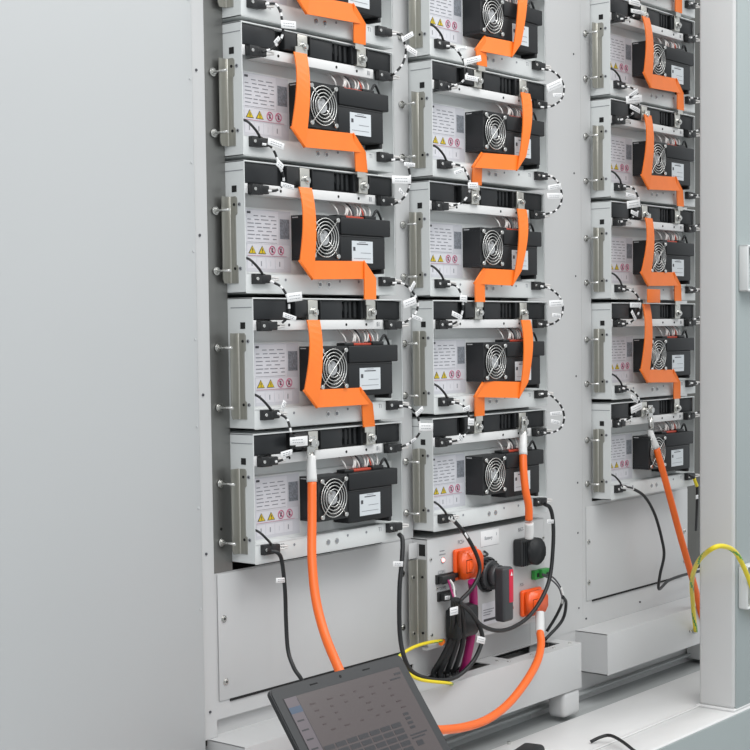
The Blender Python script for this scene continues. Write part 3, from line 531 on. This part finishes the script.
    for z in (-.086, -.212):
        MB().cyl((-.0021, -.0335, z), (-.0030, -.0335, z), .0030, 'hole', 10).build('bracket_hole', e)
        MB().cyl((.0, -.0465, z), (-.0016, -.0465, z), .0036, 'ink', 12).cyl((-.0016, -.0465, z), (-.0020, -.0465, z), .0017, 'hole', 8).build('side_rivet', e)
    for z in (-.0985, -.2170):
        b = MB().cyl((-.032, -.0005, z), (-.032, -.0045, z), .0082, 'chrome', 20).cyl((-.032, -.0045, z), (-.032, -.0075, z), .0055, 'chrome', 6, smooth=False)
        b.cyl((-.032, -.007, z), (-.032, -.040, z), .0026, 'chrome', 12)
        b.build('mounting_screw', e)
    return e
XC = (0, .593, 1.378)
DEP = {(0,0):.0505,(0,1):.0503,(0,2):.0509,(0,3):.0678,(0,4):.063,(1,0):.06,(1,1):.0645,(1,2):.054,(1,3):.0608,(1,4):.056,
       (2,-1):.059,(2,0):.059,(2,1):.0596,(2,2):.06,(2,3):.0601,(2,4):.0573}
proto = build_module()
ALL = list(bpy.data.objects)
names = {0: {0: 'cut by the upper picture edge', 1: 'second from the top', 2: 'in the middle', 3: 'second from the bottom', 4: 'lowest, with a round orange cable'},
         1: {0: 'cut by the upper picture edge', 1: 'second from the top', 2: 'in the middle', 3: 'second from the bottom', 4: 'lowest, above the switch box'},
         2: {-1: 'only its lower lip showing', 0: 'topmost one seen whole', 1: 'second one seen whole from the top', 2: 'third one seen whole from the top', 3: 'second from the bottom', 4: 'lowest, with a round orange cable'}}
cname = ('left rack', 'middle rack', 'right rack')
first = True
for (c, r), d in DEP.items():
    o = proto if first else copy_tree(proto); first = False
    o.location = (XC[c], -(d-.060), zz(-.27*(r-1)))
    o['label'] = 'light grey battery module in the %s, %s' % (cname[c], names[c][r]); o['group'] = 'battery modules in the racks'
    for ch in bpy.data.objects:
        if ch.parent == o and ch.name.startswith('mounting_screw'): ch.location.y = d-.060
# dark spacer shelves behind the gaps
# ================================================================== ORANGE STRAPS
def strap(c, r, P):
    wv, th = .0385, .0028; h = wv/2; hh = .0185
    P0, P1, P2, P3 = [Vector(p) for p in P]
    s = 1 if P2.x > P1.x else -1            # horizontal run goes right (1) or left (-1)
    zt1, zb1 = P1.z+hh, P1.z-hh; zt2, zb2 = P2.z+hh, P2.z-hh
    b = MB(); g = .0005
    def run(A0, A1, B0, B1, ya, yb, n, off, ease):
        A, B = [], []
        for k in range(n+1):
            t = k/n; e = 1-(1-t)**3 if ease == 1 else (t**3 if ease == 2 else t)
            y = ya+(yb-ya)*(e if ease >= 0 else e)
            A.append((A0[0]+(A1[0]-A0[0])*t, y+off, A0[1]+(A1[1]-A0[1])*t)); B.append((B0[0]+(B1[0]-B0[0])*t, y+off, B0[1]+(B1[1]-B0[1])*t))
        b.slab(A, B, th, 'orange')
    # first fall: outer edge ends higher, inner edge ends lower (45 degree fold)
    o1, i1 = P1.x-s*h, P1.x+s*h
    run((P0.x-s*h, P0.z), (o1, zt1), (P0.x+s*h, P0.z), (i1, zb1), P0.y, P1.y, 12, 0, 1)
    o2, i2 = P2.x+s*h, P2.x-s*h
    # middle run: parallelogram between the folds
    run((o1, zt1), (i2, zt2), (i1, zb1), (o2, zb2), P1.y+th+g, P2.y+th+g, 10, 0, 0)
    # last fall
    run((i2, zt2), (P3.x-s*h, P3.z), (o2, zb2), (P3.x+s*h, P3.z), P2.y, P3.y, 10, 0, 0)
    # rounded fold edges
    b.tube([(o1, P1.y+.0005, zt1), (i1, P1.y+.0005, zb1)], th*.95, 'orange', 8, 3)
    b.tube([(i2, P2.y+.0005, zt2), (o2, P2.y+.0005, zb2)], th*.95, 'orange', 8, 3)
    e = empty('flexible_busbar', P1, 'orange folded strap in the %s, %s' % (cname[c], {
        (0,0): 'running off the top of the picture', (0,1): 'highest one seen whole', (0,2): 'in front of the middle module', (0,3): 'lowest of the straps',
        (1,0): 'running off the top of the picture', (1,1): 'highest one seen whole', (1,2): 'in front of the middle module', (1,3): 'lowest of the straps',
        (2,-1): 'just its end at the top picture edge', (2,0): 'highest one seen whole', (2,1): 'second whole one from the top', (2,2): 'third whole one from the top', (2,3): 'lowest, with a square flap at its head'}[(c, r)]),
        'busbar', 'orange straps between the modules')
    o = b.build('insulation', e); o.location = -P1
    for q, up in ((P0, 1), (P3, -1)):
        l = MB(); hw = .0135
        if up > 0: l.box(q.x-hw, q.x+hw, q.y-.0016, q.y+.0004, q.z-.006, q.z+.012, 'zinc')
        else: l.box(q.x-hw, q.x+hw, q.y-.0016, q.y+.0004, q.z-.012, q.z+.006, 'zinc')
        lo = l.build('metal_end', e); lo.location = -P1
    if (c, r) == (2, 3):
        f = MB().box(P0.x-.030, P0.x+.040, P0.y-.024, P0.y-.021, P0.z+.003, P0.z+.040, 'orange', .001).build('cover_flap', e); f.location = -P1
for c, r, P in STRAPS: strap(c, r, P)

# ================================================================== SIGNAL LEADS WITH WHITE TAGS
def flag(parent, a, b, h, off=(0, 0, 0), wrap=True):
    a, b = Vector(a), Vector(b); d = b-a; L = d.length; ang = math.atan2(d.z, d.x); c = (a+b)/2
    m = MB().box(-L/2, L/2, -.0006, .0006, -h/2, h/2, 'white', .0004, 1)
    rr = random.Random(int(c.x*1e4+c.z*1e5))
    for k in range(2):
        x = -L*.35; z = h*(.15-.33*k)
        while x < L*.3 and h > .006:
            l = rr.uniform(.003, .007); m.box(x, min(x+l, L*.36), -.0009, -.0005, z-.0006, z+.0006, 'ink'); x += l+.002
    o = m.build('paper_tag', parent); o.location = c-Vector(off); o.rotation_euler = (0, -ang, 0)
    return o
rowname = {-1: 'beside the topmost module', 0: 'between first and second module', 1: 'between second and third module', 2: 'between third and fourth module', 3: 'between fourth and fifth module'}
rown3 = {-1: 'at the top picture edge', 0: 'below the first whole module', 1: 'below the second whole module', 2: 'below the third whole module', 3: 'above the lowest module'}
def lead(c, r, pts, tags, side):
    e = empty('signal_lead', pts[0], 'black white banded lead, %s side of %s, %s' % (side, cname[c], (rown3 if c == 2 else rowname)[r]), 'cable', 'signal leads between the modules')
    o = MB().tube(pts, .0026, 'rubber', 8, 8, 'white', .021, .36).build('jacket', e); o.location = -Vector(pts[0])
    for a, b, h in tags: flag(e, a, b, h, pts[0])
for c, r, p, t in RIGHT_LOOPS: lead(c, r, p, t, 'right')
for c, r, p, t in LEFT_LOOPS: lead(c, r, p, t, 'left')
# short black leads that dive from the lower left plug into each module
for (c, r), d in DEP.items():
    if r < 0: continue
    X, Y, Z = XC[c], -(d-.06), zz(-.27*(r-1))
    o = MB().tube([(X+.038, Y-.070, Z-.224), (X+.022, Y-.074, Z-.212), (X+.008, Y-.066, Z-.196), (X+.004, Y-.05, Z-.190), (X+.004, Y-.0335, Z-.188)], .0026, 'rubber', 8, 5).build('pigtail_lead')
    tag(o, 'short black lead into module, %s, %s' % (cname[c], names[c][r]), 'cable', 'short leads at the lower left plugs')

# ================================================================== ROUND POWER CABLES
def cable(name, key, r, m, label, **k):
    e = empty(name, CAB[key][0], label, 'cable'); o = MB().tube(CAB[key], r, m, 14, 8, **k).build('jacket', e); o.location = -Vector(CAB[key][0]); return e
def sub_tube(e, pts, r, m, name='white_sleeve', seg=12):
    o = MB().tube(pts, r, m, seg, 4).build(name, e); o.location = -e.location; return o
def lug(e, x, y, z):
    b = MB().box(x-.0115, x+.0115, y-.002, y+.0015, z-.03, z+.014, 'chrome', .001); b.cyl((x, y+.002, z), (x, y-.009, z), .0085, 'chrome', 6, smooth=False)
    b.cyl((x, y+.002, z-.020), (x, y-.004, z-.052), .0075, 'chrome', 12)
    o = b.build('cable_lug', e); o.location = -e.location
for key, sl, c, lab in (('left_orange', 'left_sleeve', 0, 'thick round orange cable hanging from the left rack to behind the laptop'),
                        ('mid_orange', 'mid_sleeve', 1, 'short round orange cable from the middle rack down to the black plug'),
                        ('right_orange', 'right_sleeve', 2, 'round orange cable slanting down from the right rack behind the post')):
    e = cable('power_cable', key, .0095, 'orange2', lab); sub_tube(e, CAB[sl], lambda t: .0085+.0025*t, 'sleeve')
    s = CAB[sl][0]; d = DEP[(c, 4)]
    lug(e, s[0], -d-.012, zz(-.81-.027))
    if c == 0: o = MB().box(s[0]-.062, s[0]-.016, -d-.024, -d-.006, zz(-.81-.034), zz(-.81-.006), 'black', .004).build('terminal_cap', e); o.location = -e.location
    if c == 0: o = MB().box(s[0]-.060, s[0]-.024, -d-.0255, -d-.0245, zz(-.81-.030), zz(-.81-.010), 'white', .0004).build('paper_tag', e); o.location = -e.location
    if c == 1: sub_tube(e, CAB['mid_sleeve2'], .0112, 'sleeve')

# ================================================================== SWITCH BOX UNDER THE MIDDLE RACK
BX, BZ = .593, -1.083; PF = -.045
sb = empty('switch_box', (BX, 0, zz(-1.345)), 'light grey high voltage switch box with rotary handle under the middle rack', 'switch box')
def SB(b, name, **k):
    o = b.build(name, sb); o.location = (-BX, 0, -zz(-1.345))
    for a, v in k.items(): o[a] = v
    return o
b = MB(); x0, x1, z0, z1 = .582, 1.067, zz(-1.338), zz(-1.088)
b.box(x0, x1, PF, PF+.002, z0, z1, 'paint', .0008); b.box(x0, x0+.002, PF, .25, z0, z1, 'paint'); b.box(x1-.002, x1, PF, .25, z0, z1, 'paint')
b.box(x0, x1, PF, .25, z1-.002, z1, 'paint'); b.box(x0, x1, PF, .25, z0, z0+.002, 'paint')
b.box(.80, 1.05, PF+.001, PF+.022, z0-.010, z0, 'paint', .001); b.box(.583, .800, PF+.004, PF+.018, z0-.008, z0, 'paint', .001)
SB(b, 'housing')
SB(MB().box(.5812, .5835, -.040, -.022, zz(-1.127), zz(-1.100), 'hole'), 'side_opening')
SB(MB().box(.550, .5815, -.018, -.016, zz(-1.132), zz(-1.096), 'paint', .0008), 'upper_tab')
b = MB(); b.box(.549, .5800, -.0185, -.0165, zz(-1.336), zz(-1.135), 'ear'); b.box(.5785, .5815, -.0445, -.0165, zz(-1.336), zz(-1.135), 'ear'); b.box(.5775, .5818, -.0205, -.0165, zz(-1.336), zz(-1.135), 'zinc', .001)
for z in (-1.175, -1.305):
    b.cyl((.562, -.0185, zz(z)), (.562, -.0215, zz(z)), .0055, 'ear', 12); b.cyl((.562, -.0205, zz(z)), (.562, -.0222, zz(z)), .003, 'hole', 10)
    b.cyl((.5785, -.034, zz(z)), (.5765, -.034, zz(z)), .003, 'hole', 10)
SB(b, 'mounting_ear')
for (x, z) in ((.5949, -1.1353), (.5956, -1.311), (1.0781-.014, -1.1377), (.6185, -1.2057)):
    SB(MB().cyl((x, PF, zz(z)), (x, PF-.0022, zz(z)), .0038, 'chrome', 12).cyl((x, PF-.002, zz(z)), (x, PF-.0026, zz(z)), .0018, 'hole', 8), 'screw')
SB(MB().cyl((.9205, PF, zz(-1.2960)), (.9205, PF-.003, zz(-1.2960)), .006, 'chrome', 14), 'screw')
led = SB(MB().cyl((.6406, PF, zz(-1.1421)), (.6406, PF-.004, zz(-1.1421)), .0045, 'led', 16), 'status_light', label='small lit red light')
SB(MB().torus((.6406, PF-.001, zz(-1.1421)), .0062, .0014, 'chrome', 'Y', 24, 8), 'light_ring')
# ports with plugs
for (xa, xb, z) in ((.6120, .6820, -1.1850), (.6180, .6740, -1.2260)):
    b = MB().box(xa, xb, PF-.006, PF+.001, zz(z-.0110), zz(z+.0110), 'black', .001); b.box(xa+.004, xb-.018, PF-.020, PF-.004, zz(z-.0095), zz(z+.0085), 'black', .002)
    b.box(xb-.022, xb-.002, PF-.016, PF-.004, zz(z-.0015), zz(z+.0095), 'black2', .001)
    SB(b, 'signal_port')
def lab(body, x, z, size, xs=.9, m='ink'):
    o = text('lettering', body, size, m, sb, (x-BX, PF-.0004, zz(z)-zz(-1.345)), xs=xs); return o
lab('PCS+', .7137, -1.1084, .0135, .85); lab('BAT-', .9653, -1.1062, .0135, .85); lab('COM1', .637, -1.1700, .0115, .9); lab('COM2', .640, -1.2080, .0100, .9)
lab('PCS-', .967, -1.2450, .0115, .8); SB(MB().box(.630, .648, PF-.0006, PF-.0001, zz(-1.1215), zz(-1.1195), 'ink'), 'printed_line'); SB(MB().box(.628, .652, PF-.0006, PF-.0001, zz(-1.1300), zz(-1.1278), 'ink'), 'printed_line')
b = MB().box(.7920, .8680, PF-.0010, PF-.0002, zz(-1.1300), zz(-1.0925), 'white', .0003); s1 = SB(b, 'name_sticker')
text('lettering', 'Battery', .0115, 'ink', s1, (.824, PF-.0013, zz(-1.1110)), xs=.95); text('lettering', '1', .0110, 'ink', s1, (.858, PF-.0013, zz(-1.1050)))
b = MB().box(.7960, .8620, PF-.0010, PF-.0002, zz(-1.3220), zz(-1.2680), 'label2', .0003)
for k in range(3): b.box(.800, .845-.008*k, PF-.0014, PF-.0009, zz(-1.2860-.006*k), zz(-1.2840-.006*k), 'ink')
b.box(.801, .850, PF-.0014, PF-.0009, zz(-1.3130), zz(-1.3070), 'ink2')
SB(b, 'data_sticker')
# rotary disconnect
kx, kz = .815, -1.1990
b = MB().cyl((kx, PF, zz(kz)), (kx, PF-.006, zz(kz)), .043, 'knob', 40).cyl((kx, PF-.006, zz(kz)), (kx, PF-.020, zz(kz)), .038, 'knob', 40, r2=.034)
for k in range(20):
    a = 2*math.pi*k/20; b.box(kx+.0375*math.cos(a)-.0015, kx+.0375*math.cos(a)+.0015, PF-.016, PF-.004, zz(kz)+.0375*math.sin(a)-.0015, zz(kz)+.0375*math.sin(a)+.0015, 'black')
kb = SB(b, 'rotary_switch')
b = MB().cyl((kx, PF-.020, zz(kz)), (kx, PF-.040, zz(kz)), .026, 'knob', 32)
b.box(kx-.020, kx+.022, PF-.066, PF-.036, zz(-1.307), zz(-1.176), 'knob', .007, 3)
hd = b.build('switch_handle', kb)
MB().box(kx+.0015, kx+.0185, PF-.0672, PF-.064, zz(-1.262), zz(-1.182), 'redstrip', .0015).build('red_inlay', kb)['label'] = 'red inlay strip on the switch handle'
MB().prism([(kx+.006, zz(-1.197)), (kx+.014, zz(-1.197)), (kx+.010, zz(-1.188))], PF-.0678, PF-.0670, 'white').build('white_arrow', kb)

# black angled plug on the box
p = empty('battery_plug', (.993, PF-.0005, zz(-1.161)), 'black angled round plug at the upper right of the switch box', 'plug')
b = MB().box(-.066, -.006, -.028, 0, -.033, .035, 'black', .006, 3)
b.build('plug_base', p)
b = MB().prism([(x, z) for x, z in circle(-.010, .001, .035, 12, math.pi/12)], -.042, -.010, 'black2', bev=.004); b.build('plug_cap', p)
MB().box(.022, .030, -.036, -.018, -.016, .010, 'black2', .002).build('latch', p)
b = MB()
for x in (-.060, -.052, -.044): b.box(x, x+.003, -.0295, -.027, -.032, .028, 'black2')
b.build('grip_ribs', p)
# green terminal plug
g = empty('terminal_plug', (1.035, PF-.0005, zz(-1.226)), 'small green terminal plug with thin wires on the switch box', 'plug')
MB().box(-.026, .012, -.012, 0, -.012, .011, 'green', .001).build('socket', g); MB().box(-.008, .028, -.022, -.006, -.008, .013, 'green', .0015).box(-.018, -.010, -.0135, -.011, -.006, .004, 'hole').build('plug_body', g)
MB().box(.010, .030, -.024, -.018, -.004, .004, 'black', .001).build('wire_clamp', g)

def orange_plug(x0, x1, z0, z1, label):
    e = empty('orange_plug', ((x0+x1)/2, PF-.0005, zz(z0)), label, 'plug', 'orange power plugs'); W = x1-x0; H = z1-z0
    MB().box(-W/2, W/2, -.012, 0, 0, H, 'orange3', .006, 3).build('socket_flange', e)
    b = MB().prism([(-W/2+.004, .004), (W/2-.018, .004), (W/2-.004, .020), (W/2-.004, H-.020), (W/2-.018, H-.004), (-W/2+.004, H-.004)], -.034, -.010, 'orange3', bev=.004)
    b.build('plug_body', e)
    b = MB().box(-W/2+.012, -W/2+.034, -.0375, -.032, H*.28, H*.66, 'orange3', .0015); b.box(-W/2+.017, -W/2+.030, -.0400, -.036, H*.36, H*.60, 'orange3', .001)
    b.build('locking_tab', e)
    b = MB().box(-W/2+.0115, -W/2+.0345, -.0346, -.0335, H*.26, H*.68, 'hole'); b.build('tab_shadow_gap', e)
    return e
orange_plug(.6760, .7640, -1.1960, -1.1220, 'orange square power plug left of the rotary handle, above the magenta cable')
orange_plug(.9540, 1.0420, -1.3250, -1.2580, 'orange power plug low on the right of the switch box')
# magenta, orange cables
cable('power_cable', 'magenta', .0105, 'magenta', 'thick magenta cable from the orange plug down into the trough')
e = cable('power_cable', 'bat_orange', .0098, 'orange2', 'long orange cable curving from the lower plug down behind the laptop'); sub_tube(e, CAB['bat_sleeve'], .0115, 'sleeve')

# black harness
tagsof = {}
for k, a, b2, h in TAGS: tagsof.setdefault(k, []).append((a, b2, h))
def blk(key, r, label, m='rubber', **k):
    e = cable('black_cable' if m == 'rubber' else 'cable', key, r, m, label, **k)
    for a, b2, h in tagsof.get(key, []): flag(e, a, b2, h, e.location)
    return e
e = blk('A', .0052, 'black cable hanging in a big loop left of the switch box')
sub_tube(e, CAB['A'][:3], .0034, 'yel', 'yellow_tie')
e = blk('B', .0048, 'black cable crossing in front of the upper orange plug')
sub_tube(e, CAB['B'][:2], .0052, 'sleeve')
blk('Cc', .0050, 'black cable sweeping in a wide curve under the rotary handle')
e = blk('D1', .0078, 'thick black harness with a white tag going down into the trough slot', group=None) if False else blk('D1', .0078, 'thick black harness cable in the centre of the bundle over the trough slot')
for a, b2, h in tagsof['D']: flag(e, a, b2, h, e.location)
blk('D2', .0060, 'black harness cable at the front of the bundle over the trough slot')
blk('D3', .0060, 'black harness cable at the right of the bundle beside the magenta one')
blk('D4', .0066, 'black harness cable at the left of the bundle, reaching furthest left')
e = cable('thin_wire', 'W1', .0026, 'wire_white', 'thin white wire from the upper port of the switch box')
cable('thin_wire', 'W2', .0024, 'magenta', 'thin purple wire from the upper port of the switch box')
for a, b2, h in tagsof['port']: flag(e, a, b2, h, e.location)
f = empty('rubber_flap', (.690, -.076, zz(-1.288)), 'black rubber block behind the harness beside the magenta cable', 'cable block')
MB().box(-.048, .048, -.006, .026, -.041, .037, 'black', .012, 3).build('block', f); MB().box(-.0505, -.030, -.012, .024, -.038, .030, 'black2', .004).build('rib', f)
cable('thin_wire', 'G1', .0020, 'ink2', 'thin grey wire from the green plug, upper of the pair')
cable('thin_wire', 'G2', .0020, 'ink2', 'thin grey wire from the green plug, lower of the pair')
e = cable('black_cable', 'G3', .0040, 'rubber', 'short black sleeve cable behind the lower orange plug, shorter of two'); sub_tube(e, CAB['G1'][2:]+CAB['G3'][:2], .0034, 'sleeve')
cable('black_cable', 'G4', .0042, 'rubber', 'short black sleeve cable curving to the trough, longer of two')
e = cable('ground_wire', 'gnd', .0038, 'yel', 'yellow green ground wire from the switch box to behind the laptop', m2='grn', twist=True)
lo = MB().cyl((.632, PF-.001, zz(-1.331)), (.632, PF-.008, zz(-1.331)), .007, 'chrome', 6, smooth=False).tube([(.632, PF-.006, zz(-1.331)), (.618, PF-.010, zz(-1.333))], .0062, 'orange', 10, 2).build('ring_lug', e); lo.location = -e.location
e = blk('left_black', .0042, 'thin black cable hanging below the left rack with a white tag')
e = blk('right_black', .0042, 'thin black cable looping below the right rack')
sub_tube(e, CAB['right_black'][:2], .0046, 'sleeve')
e = blk('right_gnd', .0042, 'short dark lead at the lower right corner of the right rack'); sub_tube(e, CAB['right_gnd'][1:3], .0050, 'yel', 'yellow_tie')
e = cable('ground_wire', 'post_gnd', .0062, 'yel', 'bright yellow green ground wire arching over the post', m2='grn', twist=True)
q = CAB['post_gnd'][0]
lo = MB().cyl((q[0], -.1005, q[2]), (q[0], -.112, q[2]), .008, 'chrome', 6, smooth=False).cyl((q[0]-.02, -.1005, q[2]+.002), (q[0]-.02, -.106, q[2]+.002), .004, 'chrome', 10).build('ring_lug', e); lo.location = -e.location
cable('black_cable', 'sill_cable', .0040, 'rubber', 'thin black cable arching over the white sill at the bottom edge')
# small black stub beside the upper orange plug
tag(MB().tube([(.780, -.060, zz(-1.150)), (.792, -.066, zz(-1.146)), (.803, -.050, zz(-1.142)), (.806, -.0465, zz(-1.142))], .0028, 'rubber', 8, 5).build('tether_cord'), 'tiny black tether cord between orange plug and name sticker', 'cord')

# black object on the sill
a = empty('power_adapter', (.705, -.235, zz(-1.600)), 'black rounded plastic adapter lying on the sill at the bottom edge', 'adapter')
MB().box(-.048, .048, -.028, .028, 0, .032, 'black2', .012, 4, rot=Matrix.Rotation(math.radians(12), 3, 'Z')).build('case', a)
MB().tube([(.030, -.024, .014), (.036, -.05, .010), (.05, -.09, .006), (.04, -.16, .006)], .004, 'rubber', 8, 5).build('lead', a)
tag(MB().cyl((.800, -.1180, zz(-1.600)), (.800, -.1180, zz(-1.594)), .005, 'chrome', 6, smooth=False).build('loose_bolt'), 'small bolt head on the sill below the trough', 'bolt')

# ================================================================== LAPTOP
lw, lh, th = .360, .240, math.radians(36)
topc = Vector((-.1258, -.385, zz(-1.2196)))
down = Vector((0, -math.sin(th), -math.cos(th))); hinge_p = topc + down*lh
lp = empty('laptop', (topc.x, hinge_p.y, hinge_p.z-.018), 'open dark grey laptop with a dim data screen at the bottom of the picture', 'laptop')
lid = bpy.data.objects.new
R = Matrix.Rotation(-th, 4, 'X')         # lid stands up then leans back
def lidpart(b, name, parent=lp):
    o = b.build(name, parent)
    if parent is lp: o.location = Vector((0, 0, .018)); o.rotation_euler = (-th, 0, 0)
    return o
def rrect(w2, h0, h1, r, n=6):
    P = []
    for cx, cz, a in ((w2-r, h0+r, -90), (w2-r, h1-r, 0), (-w2+r, h1-r, 90), (-w2+r, h0+r, 180)):
        for k in range(n+1):
            t = math.radians(a+90*k/n); P.append((cx+r*math.cos(t), cz+r*math.sin(t)))
    return P
lidm = lidpart(MB().prism(rrect(lw/2, 0, lh, .011), 0, .008, 'lapedge'), 'lid')
MB().prism(rrect(lw/2-.0025, .002, lh-.0025, .010), -.0012, .0002, 'bezel').build('bezel', lidm)
sx0, sx1, sz0, sz1 = -.1575, .1575, .024, .2165
MB().box(sx0-.0015, sx1+.0015, -.0016, -.0010, sz0-.0015, sz1+.0015, 'lapedge').build('screen_rim', lidm)
MB().box(sx0, sx1, -.0020, -.0014, sz0, sz1, 'screen').build('screen', lidm)
ui = MB(); yy = -.0022
rn = random.Random(11)
ui.box(sx0, sx0+.030, yy-.0001, yy+.0002, sz0, sz1, 'ui4')
ui.box(sx0, sx0+.030, yy-.0003, yy, sz1-.030, sz1-.018, 'ui3')
ui.box(sx0+.030, sx0+.0312, yy-.0003, yy, sz0, sz1-.004, 'ui1')
ui.build('side_pane', lidm); ui = MB()
for k in range(7): ui.box(sx0+.005, sx0+.022, yy-.0003, yy, sz1-.046-.018*k, sz1-.043-.018*k, 'ui1')
ui.build('menu_lines', lidm); ui = MB()
for i in range(6):
    for j in range(5):
        if rn.random() < .85:
            x = sx0+.052+.040*i+rn.uniform(-.006, .006)+.004*j; z = sz1-.022-.0135*j; l = rn.uniform(.006, .014)
            ui.box(x, x+l, yy-.0003, yy, z-.0012, z+.0012, 'ui2')
ui.build('chart_marks', lidm)['kind'] = 'stuff'; ui = MB()
for i in range(7):
    for j in range(7):
        x = sx0+.034+.0305*i; z = sz1-.100-.0122*j
        ui.box(x, x+.0262, yy-.0003, yy, z-.0088, z, 'ui1')
ui.build('table_cells', lidm); ui = MB()
for j in range(4): ui.box(sx0+.262, sx0+.276, yy-.0003, yy, sz1-.092-.009*j, sz1-.087-.009*j, 'ui1')
ui.box(sx0+.252, sx0+.300, yy-.0003, yy, sz1-.132, sz1-.129, 'ui1'); ui.box(sx0+.252, sx0+.290, yy-.0003, yy, sz1-.138, sz1-.135, 'ui1'); ui.box(sx0+.258, sx0+.276, yy-.0003, yy, sz1-.153, sz1-.143, 'ui1')
ui.box(sx1-.022, sx1-.004, yy-.0003, yy, sz1-.014, sz1-.010, 'ui1'); ui.box(sx1-.040, sx1-.010, yy-.0003, yy, sz1-.022, sz1-.019, 'ui1')
ui.build('text_lines', lidm)['kind'] = 'stuff'
MB().cyl((0, -.0011, .2290), (0, -.0018, .2290), .0028, 'hole', 14).build('webcam', lidm)
MB().box(-.082, -.062, -.0018, -.0010, .2275, .2300, 'hole', .0003).box(.062, .082, -.0018, -.0010, .2275, .2300, 'hole', .0003).build('bezel_bumpers', lidm)
b = MB().box(-lw/2, lw/2, -.245, .004, 0, .017, 'bezel', .004, 3); base = b.build('base', lp)
b = MB()
for i in range(14):
    for j in range(5): b.box(-.150+.0215*i, -.150+.0215*i+.0185, -.040-.0195*j, -.040-.0195*j+.0165, .0168, .0190, 'black', .001)
b.build('keyboard', base)
MB().box(-.05, .05, -.225, -.155, .0168, .0176, 'black2').build('touchpad', base)
MB().cyl((-.13, .004, .016), (.13, .004, .016), .0055, 'lapedge', 12).build('hinge', lp)
# trolley that carries the laptop
tz = hinge_p.z-.018; tx, ty = topc.x, hinge_p.y-.12
tr = empty('service_trolley', (tx, ty, 0), 'small black trolley standing under the laptop', 'trolley')
MB().box(-.19, .19, -.13, .115, tz-.022, tz, 'black2', .004).build('table_top', tr)
for sx in (-1, 1):
    for sy in (-1, 1): MB().cyl((sx*.165, sy*.095, .0), (sx*.165, sy*.095, tz-.02), .011, 'steel', 14).build('leg', tr)
MB().box(-.18, .18, -.11, .11, .12, .135, 'steel', .003).build('shelf', tr)
